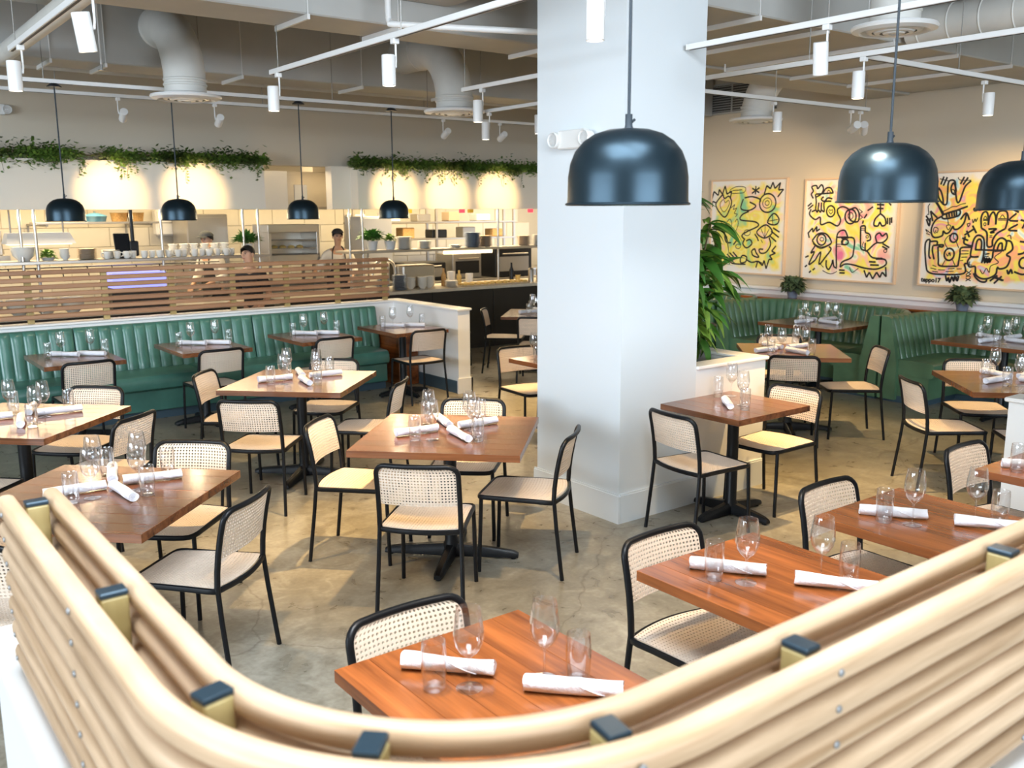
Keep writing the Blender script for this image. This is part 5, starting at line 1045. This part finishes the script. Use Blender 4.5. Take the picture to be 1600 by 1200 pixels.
# potted plants
def leaf_mesh(L_, w, droop, name, m):
    n = 7; v = []; f = []
    for i in range(n+1):
        s_ = i/n; ww = w*math.sin(PI*min(1, s_*0.93+0.05))**0.8*(1-0.25*s_); y = L_*s_*(1-0.18*droop*s_); z = -droop*L_*0.55*s_*s_+0.05*L_*math.sin(PI*s_)
        v += [(-ww/2, y, z+ww*0.18), (0, y, z), (ww/2, y, z+ww*0.18)]
    for i in range(n): f += [(3*i, 3*i+1, 3*i+4, 3*i+3), (3*i+1, 3*i+2, 3*i+5, 3*i+4)]
    return MB().add(v, f).mesh(name, m, True)
def bush(name, label, x, y, z, R, H, n, leafL, m, pot, pr, ph, spiky=True):
    t = thing(name, label, 'plant', (x, y, z)); MB().lathe([(0.0001, 0.0), (pr*0.72, 0.0), (pr*0.8, ph*0.3), (pr, ph), (pr*1.02, ph*1.02), (pr*0.9, ph), (pr*0.88, ph*0.85), (0.0001, ph*0.85)], 20).build('pot', pot, t, True)
    mb = MB()
    for i in range(n):
        az = random.random()*2*PI; el = random.uniform(-0.35 if not spiky else 0.2, 1.45); rr = random.random()**0.5
        base = Vector((math.cos(az)*R*rr*0.5, math.sin(az)*R*rr*0.5, ph+H*random.uniform(0.0, 0.7 if not spiky else 0.35)))
        d = Vector((math.cos(az)*math.cos(el), math.sin(az)*math.cos(el), math.sin(el))); L_ = leafL*random.uniform(0.6, 1.2); s_ = d.cross(Vector((0, 0, 1))).normalized()*L_*(0.13 if spiky else 0.32); upv = s_.cross(d).normalized()*L_*0.08
        tip = base+d*L_-Vector((0, 0, L_*0.25)); mid = base+d*L_*0.5
        mb.add([base, mid+s_+upv, tip, mid-s_+upv, mid], [(0, 1, 4), (1, 2, 4), (2, 3, 4), (3, 0, 4)])
    mb.build('foliage', m, t, False, 'stuff'); MB().tube([(0, 0, ph*0.8), (0, 0, ph+H*0.5)], 0.006, 6).build('stem', M['stem'], t)
bush('potted_plant', 'spiky potted plant in a white pot, left pass shelf end', 4.60, 11.64, Z, 0.14, 0.16, 190, 0.17, M['leaf'], M['potw'], 0.075, 0.13)
bush('potted_plant', 'spiky potted plant in a white pot on the right pass shelf', 6.42, 11.64, Z, 0.15, 0.16, 190, 0.18, M['leaf'], M['potw'], 0.085, 0.12)
bush('potted_herbs', 'green herbs in a tub between white bowls at the shelf left', 2.25, 11.66, Z, 0.10, 0.08, 150, 0.07, M['leafl'], M['potw'], 0.08, 0.03, False)
bush('potted_herbs', 'low green herbs in a white tub on the right shelf', 6.72, 11.66, Z, 0.08, 0.09, 120, 0.07, M['leafl'], M['potw'], 0.085, 0.12, False)
bush('potted_plant', 'leafy potted plant on the ledge between first two booth backs', 10.25, 7.38, 0.892, 0.18, 0.16, 300, 0.12, M['fern'], M['potg'], 0.08, 0.10, False)
bush('potted_plant', 'leafy plant in a blue grey pot below the third picture', 10.34, 5.18, 0.892, 0.18, 0.16, 300, 0.12, M['fern'], M['potg'], 0.08, 0.10, False)
# trailing garlands on soffits
def garland(label, x0, x1, n):
    cx = (x0+x1)/2; t = thing('trailing_vine', label, 'plant', (cx, 12.06, 2.64)); mb = MB(); st = MB()
    pts = [(x0+(x1-x0)*i/40-cx, random.uniform(-.03, .03), 0.05+random.uniform(0, .05)) for i in range(41)]; st.tube(smooth_path(pts, 2), 0.008, 6)
    clumps = [(random.uniform(x0, x1)-cx, random.uniform(0.35, 1.0)) for _ in range(int((x1-x0)*7))]
    for i in range(n):
        c, sz = random.choice(clumps); x = c+random.gauss(0, 0.12); x = max(x0-cx-0.05, min(x1-cx+0.05, x))
        if random.random() < 0.62: p = Vector((x, random.uniform(-0.15, 0.12), 0.02+abs(random.gauss(0, 0.062))*(0.5+sz*0.7)))
        else: p = Vector((x, random.uniform(-0.17, -0.09), 0.09-abs(random.gauss(0, 0.085))*sz))
        az = random.random()*2*PI; d = Vector((math.cos(az), math.sin(az)*0.8, random.uniform(-0.8, 0.7))).normalized(); L_ = random.uniform(0.04, 0.08); s_ = d.cross(Vector((0.2, 0.3, 1))).normalized()*L_*0.27
        mid = p+d*L_*0.45; mb.add([p, mid+s_, p+d*L_, mid-s_], [(0, 1, 2), (0, 2, 3)])
    for k in range(int((x1-x0)*5)):
        x = random.uniform(x0, x1)-cx; L_ = random.uniform(0.10, 0.30); st.tube([(x, -0.07, 0.08), (x+0.01, -0.13, 0.05), (x+random.uniform(-.05, .05), -0.14, 0.05-L_)], 0.0025, 4)
        for q in range(9):
            z = 0.05-L_*q/8; d = Vector((random.choice((-1, 1))*random.uniform(.4, 1), random.uniform(-.5, .1), random.uniform(-.6, .3))).normalized(); l2 = random.uniform(0.03, 0.055); p = Vector((x, -0.14, z)); s_ = d.cross(Vector((0, 1, 0.3))).normalized()*l2*0.26
            mb.add([p, p+d*l2*.45+s_, p+d*l2, p+d*l2*.45-s_], [(0, 1, 2), (0, 2, 3)])
    mb.build('foliage', M['vine'], t, False, 'stuff'); st.build('vine_stem', M['stem'], t)
garland('long trailing green vine on top of the left kitchen soffit', -0.6, 5.0, 11500); garland('trailing green vine on top of the right kitchen soffit', 6.45, 10.4, 8600)
# hood, oven and back equipment
hd_ = thing('extractor_hood', 'stainless extractor hood seen in the gap between the soffits', 'hood', (6.2, 13.4, 2.06))
MB().bbox(-1.2, 1.3, -0.4, 0.6, 0.02, 0.55, 0.01).build('hood_canopy', M['steel'], hd_); MB().box(0.2, 0.6, 0.0, 0.4, 0.5, 0.94).build('flue', M['steel'], hd_); MB().box(-1.22, 1.32, -0.42, -0.4, 0.0, 0.04).build('hood_lip', M['steeld'], hd_)
MB().bbox(-1.15, -0.42, -0.44, -0.405, 0.0, 0.55, 0.004).build('side_panel', M['plastic_w'], hd_); MB().bbox(-0.3, -0.1, -0.412, -0.402, 0.12, 0.36, 0.002).build('notice_sheet', M['plastic_w'], hd_)
ov = thing('deck_oven', 'open stainless rack oven behind the third far pendant', 'oven', (6.05, 13.7, 1.30))
MB().bbox(-0.42, 0.42, -0.3, 0.3, -0.02, 0.08, 0.006).bbox(-0.42, 0.42, -0.3, 0.3, 0.42, 0.54, 0.006).bbox(-0.42, -0.37, -0.3, 0.3, 0.08, 0.42, 0.004).bbox(0.37, 0.42, -0.3, 0.3, 0.08, 0.42, 0.004).box(-0.4, 0.4, 0.26, 0.3, 0.06, 0.44).build('oven_body', M['steel'], ov)
for k in range(2): MB().bbox(-0.37, 0.37, -0.28, 0.26, 0.17+0.12*k, 0.18+0.12*k, 0.002).build('rack', M['steel'], ov)
for k in range(4): o = MB().lathe([(0.0001, 0.0), (0.05, 0), (0.06, 0.02), (0.03, 0.04), (0.0001, 0.045)], 10).build('bread_loaf', M['food']); o.location = (5.80+k*0.14, 13.6, 1.481); tag(o, 'small loaf on the upper rack of the rack oven', 'bread', 'loaves in the oven')
MB().box(-0.38, -0.34, -0.2, -0.16, -1.3, -0.02).box(0.34, 0.38, -0.2, -0.16, -1.3, -0.02).box(-0.38, -0.34, 0.2, 0.24, -1.3, -0.02).box(0.34, 0.38, 0.2, 0.24, -1.3, -0.02).build('stand', M['steeld'], ov)
bs = thing('wall_shelf', 'steel wall shelf with blue pan and baskets at back left', 'shelf', (3.35, 14.3, 1.90)); MB().bbox(-0.75, 0.95, -0.2, 0.2, -0.03, 0, 0.003).build('shelf_board', M['steel'], bs)
for sx in (-0.6, 0.8): MB().box(sx-0.015, sx+0.015, -0.18, 1.18, -0.06, -0.03).box(sx-0.012, sx+0.012, 1.15, 1.18, -0.3, -0.03).build('bracket', M['steeld'], bs)
pan = thing('casserole_pan', 'blue enamel casserole on the back wall shelf', 'pan', (3.42, 14.3, 1.901)); MB().lathe([(0.0001, 0), (0.14, 0), (0.16, 0.07), (0.165, 0.075), (0.0001, 0.075)], 22).build('pan_body', M['blue_pan'], pan, True); MB().lathe([(0.166, 0.076), (0.15, 0.09), (0.06, 0.12), (0.0001, 0.125)], 22).build('lid', M['blue_pan'], pan, True); MB().lathe([(0.0001, 0.15), (0.02, 0.15), (0.012, 0.12)], 10).build('knob', M['steel'], pan, True)
for i, x in enumerate((3.75, 3.98)): tag(MB().lathe([(0.0001, 0), (0.10, 0), (0.12, 0.12), (0.125, 0.125), (0.11, 0.12), (0.0001, 0.03)], 20, (x, 14.3, 1.901)).build('basket', M['basket'], None, True), ['tan basket next to the blue casserole', 'second tan basket, behind the tablet mast'][i], 'basket')
hl = thing('heat_lamp_hood', 'white heat lamp hood hanging at the kitchen left', 'heat lamp', (2.28, 12.4, 1.66))
MB().add([(-0.34, -0.12, 0), (0.42, -0.12, 0), (0.42, 0.25, 0), (-0.34, 0.25, 0), (-0.30, 0.0, 0.13), (0.38, 0.0, 0.13), (0.38, 0.22, 0.13), (-0.30, 0.22, 0.13)], [(0, 3, 2, 1), (4, 5, 6, 7), (0, 1, 5, 4), (1, 2, 6, 5), (2, 3, 7, 6), (3, 0, 4, 7)]).build('hood_shell', M['plastic_w'], hl)
MB().box(-0.30, 0.38, -0.08, 0.2, -0.012, -0.001).build('heating_element', M['heat'], hl)
for sx in (-0.25, 0.33): MB().tube([(sx, 0.1, 0.12), (sx, 0.1, 1.33)], 0.01, 8).build('hanger', M['steeld'], hl)
dsp = thing('towel_dispenser', 'white paper towel dispenser on the back wall below second far pendant', 'dispenser', (4.78, 15.48, 1.66)); MB().bbox(-0.22, 0.22, -0.2, 0, 0, 0.42, 0.03).build('housing', M['plastic_w'], dsp); MB().bbox(-0.22, 0.22, -0.205, -0.19, 0.20, 0.215, 0.002).build('seam', M['steeld'], dsp)
mw = thing('microwave_oven', 'steel microwave oven cut by the left frame edge', 'microwave', (2.02, 13.4, 1.50)); MB().bbox(-0.5, 0.02, -0.2, 0.2, 0, 0.32, 0.01).build('body', M['steel'], mw); MB().bbox(-0.44, -0.16, -0.212, -0.2, 0.04, 0.28, 0.003).build('door', M['black'], mw); MB().box(-0.10, -0.02, -0.206, -0.2, 0.04, 0.28).build('keypad', M['black'], mw)
S('trim_7', MB().box(0.4, 2.1, 13.1, 13.7, 1.42, 1.50), M['steel'])
bkc = thing('back_counter', 'long steel back counter along the tiled kitchen wall', 'counter', (7, 15.1, 0)); MB().bbox(-1.4, 6.5, -0.38, 0.38, 0.86, 0.9, 0.004).build('countertop', M['steel'], bkc); MB().box(-1.35, 6.45, -0.34, 0.37, 0, 0.86).build('cabinet', M['steeld'], bkc)
rk = thing('storage_shelf', 'steel storage shelf with boxes at kitchen back right', 'shelf', (8.9, 14.6, 0.9))
for zz in (0.62, 0.92): MB().bbox(-1.3, 2.2, -0.2, 0.2, zz, zz+0.03, 0.003).build('shelf_board', M['steel'], rk)
for sx in (-1.28, 0.4, 2.18): MB().box(sx-0.02, sx+0.02, -0.18, -0.14, 0.0, 1.2).box(sx-0.02, sx+0.02, 0.14, 0.18, 0.0, 1.2).build('upright', M['steel'], rk)
bx_l = ['cream storage box', 'dark storage box', 'white plastic tub', 'brown cardboard box', 'steel food pan', 'black food pan', 'cream food tub', 'grey crate', 'white carton', 'tan carton']
for i in range(10):
    m_ = M[['dish', 'black', 'plastic_w', 'basket', 'steel', 'black', 'dishs', 'steeld', 'plastic_w', 'basket'][i]]; x = 7.75+i*0.33; z = 1.551 if i % 2 else 1.851; w_ = 0.12+0.02*(i % 3)
    tag(MB().bbox(x-w_, x+w_, 14.48, 14.74, z, z+0.13+0.02*(i % 4), 0.01).build('storage_box', m_), bx_l[i]+(' on the upper' if i % 2 == 0 else ' on the lower')+' back storage shelf', 'box', 'boxes on the storage shelf')
fr_ = thing('tall_fridge', 'tall stainless refrigerator behind the left pass shelf end', 'refrigerator', (5.15, 14.9, 0)); MB().bbox(-0.35, 0.30, -0.35, 0.35, 0.02, 2.0, 0.01).build('body', M['steel'], fr_); MB().bbox(-0.34, 0.29, -0.372, -0.352, 0.1, 1.95, 0.004).build('door', M['steel'], fr_); MB().tube([(0.22, -0.40, 0.9), (0.22, -0.40, 1.5)], 0.012, 8).build('handle', M['steeld'], fr_)
wr = thing('white_refrigerator', 'tall white cold cabinet behind the plate stacks', 'refrigerator', (7.6, 13.9, 0)); MB().bbox(-0.28, 0.28, -0.3, 0.3, 0.02, 1.95, 0.01).build('body', M['plastic_w'], wr); MB().bbox(-0.27, 0.27, -0.32, -0.302, 0.1, 1.92, 0.004).build('door', M['plastic_w'], wr); MB().tube([(-0.2, -0.34, 0.9), (-0.2, -0.34, 1.6)], 0.012, 8).build('handle', M['steeld'], wr)
# darker equipment behind the bar
for i, (x0, x1, y0, y1, z0, h, m_, nm, lb, cat) in enumerate([(7.75, 8.55, 13.0, 13.5, 0.9, 0.30, 'black', 'griddle', 'black griddle behind the bar under the right shelf', 'griddle'), (8.75, 9.35, 13.1, 13.6, 0.9, 0.42, 'steeld', 'counter_oven', 'dark counter oven behind the steel canisters', 'oven'),
    (6.95, 7.45, 13.9, 14.3, 0.9, 0.35, 'steeld', 'toaster', 'dull steel toaster behind the counter bin', 'toaster'), (9.5, 10.3, 12.9, 13.4, 0.9, 0.5, 'black', 'cooking_range', 'black cooking range by the pillar edge', 'range')]):
    t = thing(nm, lb, cat, ((x0+x1)/2, (y0+y1)/2, z0)); w_, d_ = (x1-x0)/2, (y1-y0)/2
    MB().bbox(-w_, w_, -d_, d_, 0, h, 0.012).build('body', M[m_], t); MB().box(-w_*.8, w_*.8, -d_-0.012, -d_, h*0.2, h*0.7).build('door', M['steeld' if m_ == 'black' else 'black'], t); MB().tube([(-w_*.7, -d_-0.04, h*0.8), (w_*.7, -d_-0.04, h*0.8)], 0.012, 8).build('handle', M['steel'], t)
cl_ = thing('cook_line', 'steel cooking line counter in the middle of the kitchen right side', 'counter', (8.6, 13.3, 0)); MB().bbox(-1.1, 1.8, -0.5, 0.35, 0.86, 0.899, 0.004).build('countertop', M['steel'], cl_); MB().box(-1.05, 1.75, -0.45, 0.33, 0, 0.86).build('cabinet', M['steeld'], cl_)
for i, (x, hh) in enumerate([(7.62, .26), (7.9, .22), (8.9, .3), (9.62, .24)]):
    o = MB().lathe([(0.0001, 0), (0.035, 0), (0.037, hh*.6), (0.016, hh*.8), (0.016, hh), (0.0001, hh)], 14).build('sauce_bottle', M[['basket', 'food', 'black', 'plastic_w'][i]], None, True); o.location = (x, 11.66, 0.926); tag(o, ['tan', 'yellow', 'black', 'white'][i]+' sauce bottle standing at the back of the bar', 'bottle', 'bottles on the bar')
ut = thing('utensil_rail', 'dark utensil rail under the left pass shelf', 'rail', (2.4, 11.86, 1.40)); MB().tube([(-1.2, 0, 0), (1.9, 0, 0)], 0.008, 8).build('rail_bar', M['steeld'], ut)
for i in range(11): MB().tube([(-1.1+i*0.28, 0.0, 0.0), (-1.1+i*0.28, -0.02, -0.02), (-1.08+i*0.28, -0.02, -0.17)], 0.007, 6).build('hook', M['black'], ut)
# bowls below the screen
for i in range(6): stack(1.05+i*0.28, 11.6, 0.881, 3, big_me, 0.03, 'serving_bowl', 'bowl', 'white bowl in the %s stack glimpsed through the screen slats' % ['first', 'second', 'third', 'fourth', 'fifth', 'last'][i], 'bowls behind the slatted screen, stack '+'abcdef'[i])

# ------------------------------------------------------------------ big plant by the pillar
bp = thing('planter_shrub', 'tall leafy green plant growing in the planter beside the pillar', 'plant', (5.05, 4.62, 0.875))
lv = [leaf_mesh(0.25, 0.072, 0.5, 'leaf', M['leaf']), leaf_mesh(0.27, 0.078, 1.0, 'leaf', M['leaf']), leaf_mesh(0.22, 0.068, 1.3, 'leaf', M['leafl']), leaf_mesh(0.20, 0.070, 0.8, 'leaf', M['leafl'])]
stems = []
for (ax, ay, bx, by, h) in ((-.10, 0, -.02, .02, 1.22), (.05, -.08, .26, -.06, 1.08), (.02, .1, .12, .12, 1.28), (.12, 0, .42, -.02, .72), (-.15, -.1, .02, -.12, .95)):
    P_ = smooth_path([(ax, ay, 0), ((ax+bx)/2-0.02, (ay+by)/2, h*0.5), (bx, by, h)], 8); stems.append(P_); MB().tube(P_, [0.011*(1-0.6*i/len(P_)) for i in range(len(P_))], 8).build('stem', M['stem'], bp, True)
rl2 = random.Random(11)
for i in range(250):
    P_ = stems[i % 5]; s_ = 0.22+0.78*rl2.random()**0.8; p = P_[min(int(s_*(len(P_)-1)), len(P_)-1)]
    az = rl2.uniform(-2.2, 1.4) if rl2.random() < 0.8 else rl2.uniform(0, 6.28); o = link('leaf', lv[rl2.randrange(4)], bp)
    if p.x < -0.08 and abs(az) > 1.7: az = rl2.uniform(-1, 1)
    o.location = p; o.rotation_euler = (rl2.uniform(-0.5, 0.75) - (0.5 if s_ < .5 else 0), rl2.uniform(-0.4, 0.4), az-PI/2); q = rl2.uniform(0.75, 1.25); o.scale = (q, q, q)
for i in range(10):   # low leaves near the rim
    o = link('leaf', lv[i % 4], bp); o.location = (0.0+0.03*i, -0.12+0.02*i, 0.05); o.rotation_euler = (rl2.uniform(0.1, 0.5), 0, rl2.uniform(-2.2, 0.2)); o.scale = (0.7, 0.7, 0.7)

# ------------------------------------------------------------------ people
def skin_mesh(name, verts, edges, radii, m, sub=2):
    me = bpy.data.meshes.new(name); me.from_pydata(verts, edges, []); o = bpy.data.objects.new('tmp', me); COL.objects.link(o)
    sk_ = o.modifiers.new('s', 'SKIN'); 
    if not me.skin_vertices: bpy.context.view_layer.objects.active = o
    for i, r in enumerate(radii): sv = me.skin_vertices[0].data[i]; sv.radius = (r if isinstance(r, tuple) else (r, r)); sv.use_root = (i == 0)
    sk_.use_smooth_shade = True; sb = o.modifiers.new('u', 'SUBSURF'); sb.levels = sub; sb.render_levels = sub
    dg = bpy.context.evaluated_depsgraph_get(); res = bpy.data.meshes.new_from_object(o.evaluated_get(dg)); bpy.data.objects.remove(o)
    res.name = name; res.materials.clear(); res.materials.append(m); return res
def person(label, x, y, rz, H, shirt, arms, lean, head_turn, headgear, apron):
    """local +Y is forward; arms: list of (elbow, wrist) for right(-1) and left(+1)"""
    t = thing('person', label, 'person', (x, y, 0), rz); k = H/1.72; l = lean
    V = []; E = []; Rr = []
    def a(p, r, q=None): V.append(tuple(c*k for c in p)); Rr.append(tuple(c*k for c in r) if isinstance(r, tuple) else r*k); i = len(V)-1; (E.append((q, i)) if q is not None else None); return i
    pel = a((0, 0, 0.95), (0.145, 0.10)); wa = a((0, l*0.3, 1.10), (0.125, 0.09), pel); ch = a((0, l*0.7, 1.30), (0.15, 0.105), wa); ub = a((0, l, 1.42), (0.11, 0.075), ch); nk = a((0, l+0.01, 1.48), 0.052, ub); nk2 = a((0, l+0.02, 1.54), 0.05, nk)
    hb = a((0, l+0.035, 1.59), (0.062, 0.07), nk2); hm = a((0, l+0.045, 1.645), (0.074, 0.088), hb); ht = a((0, l+0.04, 1.70), (0.062, 0.075), hm)
    for sx, (el, wr_) in zip((-1, 1), arms):
        sh = a((sx*0.17, l*0.95, 1.39), 0.056, ub); e = a(el, 0.040, sh); w = a(wr_, 0.027, e); d = (Vector(wr_)-Vector(el)).normalized()
        pm_ = a(tuple(Vector(wr_)+d*0.05), (0.036, 0.018), w); sd = Vector((-d.y, d.x, 0)).normalized() if abs(d.z) < 0.95 else Vector((1, 0, 0))
        for fi in range(4):
            b = Vector(wr_)+d*0.085+sd*(fi-1.5)*0.020; f1 = a(tuple(b), 0.0095, pm_); Ln = (0.028, 0.034, 0.032, 0.025)[fi]; f2 = a(tuple(b+d*Ln+Vector((0, 0, -0.008))), 0.0085, f1); a(tuple(b+d*Ln*1.6+Vector((0, 0, -0.024))), 0.007, f2)
        th = a(tuple(Vector(wr_)+d*0.03+sd*sx*-0.038), 0.011, pm_); a(tuple(Vector(wr_)+d*0.065+sd*sx*-0.052+Vector((0, 0, -0.01))), 0.009, th)
    for sx in (-1, 1):
        hp = a((sx*0.09, 0, 0.88), 0.085, pel); kn = a((sx*0.10, 0.02, 0.48), 0.055, hp); an = a((sx*0.10, -0.01, 0.09), 0.038, kn); a((sx*0.105, 0.13, 0.035), 0.034, an)
    body = link('body', skin_mesh('body', V, E, Rr, M['skin']), t)
    # clothing: torso and sleeves
    def sub(pts, m, name, grow):
        vs_ = []; es = []; rs = []
        for i, (p, r, q) in enumerate(pts): vs_.append(tuple(c*k for c in p)); rs.append(tuple(c*k+grow for c in r) if isinstance(r, tuple) else r*k+grow); (es.append((q, i)) if q is not None else None)
        return link(name, skin_mesh(name, vs_, es, rs, m), t)
    P_ = [((0, 0, 0.90), (0.15, 0.105), None), ((0, l*0.3, 1.10), (0.13, 0.095), 0), ((0, l*0.7, 1.30), (0.155, 0.11), 1), ((0, l, 1.42), (0.11, 0.08), 2), ((0, l+.01, 1.47), 0.058, 3)]
    for sx, (el, wr_) in zip((-1, 1), arms): n = len(P_); mid = tuple((Vector(el)*0.85+Vector((sx*0.17, l, 1.39))*0.15) if shirt is not M['shirtw'] else (Vector(el)*0.3+Vector(wr_)*0.7)); P_ += [((sx*0.17, l*0.95, 1.39), 0.062, 3), ((tuple(Vector(el))) if shirt is M['shirtw'] else mid, 0.048, n)] + ([(mid, 0.04, n+1)] if shirt is M['shirtw'] else [])
    sub(P_, shirt, 'shirt', 0.010)
    tr_ = [((0, 0, 0.97), (0.148, 0.105), None)]
    for sx in (-1, 1): n = len(tr_); tr_ += [((sx*0.09, 0, 0.88), 0.09, 0), ((sx*0.10, 0.02, 0.48), 0.065, n), ((sx*0.10, -0.01, 0.10), 0.052, n+1)]
    sub(tr_, M['shirtd'], 'trousers', 0.008)
    if apron:
        G_ = []
        for j, z in enumerate((0.62, 0.75, 0.9, 1.05, 1.15, 1.30)):
            w_ = 0.19 if z < 1.1 else 0.11; yy = (0.125+l*max(0, (z-0.95)/0.45)) + (0.012 if z < 0.9 else 0)
            G_.append([((u*w_)*k, (yy-0.06*abs(u)**2)*k, z*k) for u in (-1, -.6, -.2, .2, .6, 1)])
        me = MB().grid(G_); me.v += [(a_, b_-0.006, c_) for a_, b_, c_ in me.v]; n = 36; me.f += [tuple(i+n for i in q[::-1]) for q in me.f]; me.build('apron', M['shirtd'], t, True)
        for sx in (-1, 1): MB().tube(smooth_path([(sx*0.10*k, (0.12+l)*k, 1.30*k), (sx*0.09*k, (0.10+l)*k, 1.42*k), (sx*0.06*k, (0.02+l)*k, 1.49*k), (0, (-0.05+l)*k, 1.50*k)], 4), 0.009, 6).build('apron_strap', M['shirtd'], t, True)
    # head features turned with the head
    hc = Vector((0, (l+0.045)*k, 1.645*k)); hr = 0.088*k
    def feat(name, mb, m, smooth=True): mb.xf(Matrix.Translation(hc)); return mb.build(name, m, t, smooth)
    R_ = Matrix.Rotation(head_turn, 4, 'Z')
    feat('nose', MB().add([R_ @ Vector(p) for p in [(-0.008, hr*0.92, 0.012), (0.008, hr*0.92, 0.012), (0.014, hr*0.95, -0.022), (-0.014, hr*0.95, -0.022), (0, hr*1.22, -0.020)]], [(0, 1, 4), (1, 2, 4), (2, 3, 4), (3, 0, 4)]), M['skin'])
    for sx in (-1, 1):
        feat('eye', MB().lathe([(0.0001, 0.004), (0.008, 0.003), (0.010, 0)], 10).xf(R_ @ Matrix.Translation((sx*0.030, hr*0.90, 0.010)) @ Matrix.Rotation(-PI/2, 4, 'X')), M['eyew'])
        feat('eyebrow', MB().tube([R_ @ Vector((sx*0.018, hr*0.95, 0.026)), R_ @ Vector((sx*0.032, hr*0.93, 0.030)), R_ @ Vector((sx*0.045, hr*0.84, 0.026))], 0.0035, 5), M['hair'])
        feat('ear', MB().lathe([(0.0001, 0.008), (0.014, 0.008), (0.018, 0.003), (0.016, -0.004)], 12).xf(R_ @ Matrix.Translation((sx*0.076, -0.002, -0.005)) @ Matrix.Rotation(sx*PI/2, 4, 'Y') @ Matrix.Scale(1.35, 4, (1, 0, 0))), M['skin'])
    feat('mouth', MB().tube([R_ @ Vector((-0.022, hr*0.86, -0.048)), R_ @ Vector((0, hr*0.95, -0.050)), R_ @ Vector((0.022, hr*0.86, -0.048))], 0.0045, 6), M['lipc'])
    # hair shell: back and top of the head
    G_ = []
    for i in range(9):
        th = i/8*1.9; row = []
        for j in range(17):
            ph = j/16*2*PI; d = Vector((math.sin(th)*math.sin(ph), math.sin(th)*math.cos(ph), math.cos(th))); front = max(0, d.y)
            lim = 1.9-1.05*front; tt = min(th, lim); d = Vector((math.sin(tt)*math.sin(ph), math.sin(tt)*math.cos(ph), math.cos(tt)))
            row.append(R_ @ Vector((d.x*0.086*k, d.y*0.104*k-0.004, d.z*0.090*k+0.025)))
        G_.append(row)
    feat('hair', MB().grid(G_), M['hair'])
    if headgear:
        G_ = []
        for i in range(7):
            th = i/6*1.45; row = []
            for j in range(21): ph = j/20*2*PI; row.append(R_ @ Vector((math.sin(th)*math.sin(ph)*0.095*k, math.sin(th)*math.cos(ph)*0.112*k, math.cos(th)*0.085*k+0.045)))
            G_.append(row)
        cp_ = MB().grid(G_)
        if headgear == 'brim': G2 = [[R_ @ Vector((math.sin(p_)*q_*0.95, math.cos(p_)*q_*1.12, 0.055-(q_-0.09)*0.3)) for p_ in np.linspace(-0.8, 0.8, 9)] for q_ in (0.088*k, 0.145*k)]; cp_.grid(G2); cp_.grid([[p_-Vector((0, 0, 0.005)) for p_ in r_] for r_ in G2], True)
        feat('cap', cp_, M['capd'] if headgear == 'brim' else M['shirtd'])
    return t
person('cook in a grey cap and dark apron looking down behind the shelf mugs', 4.62, 12.95, PI*0.62, 1.72, M['shirtw'], [((-0.27, 0.06, 1.15), (-0.16, 0.26, 1.05)), ((0.27, 0.06, 1.15), (0.14, 0.28, 1.02))], 0.06, 0.2, 'brim', True)
person('dark haired person in a black T-shirt walking left behind the slatted screen', 4.30, 10.75, math.radians(118), 1.60, M['shirtd'], [((-0.24, -0.02, 1.12), (-0.22, 0.16, 0.98)), ((0.24, 0.04, 1.12), (0.16, 0.24, 1.05))], 0.04, 0.0, None, False)
person('cook in white shirt, black cap and black apron facing the dining room', 6.72, 13.3, math.radians(158), 1.72, M['shirtw'], [((-0.26, 0.03, 1.14), (-0.18, 0.24, 1.02)), ((0.30, 0.05, 1.16), (0.40, 0.26, 1.10))], 0.05, 0.15, 'skull', True)
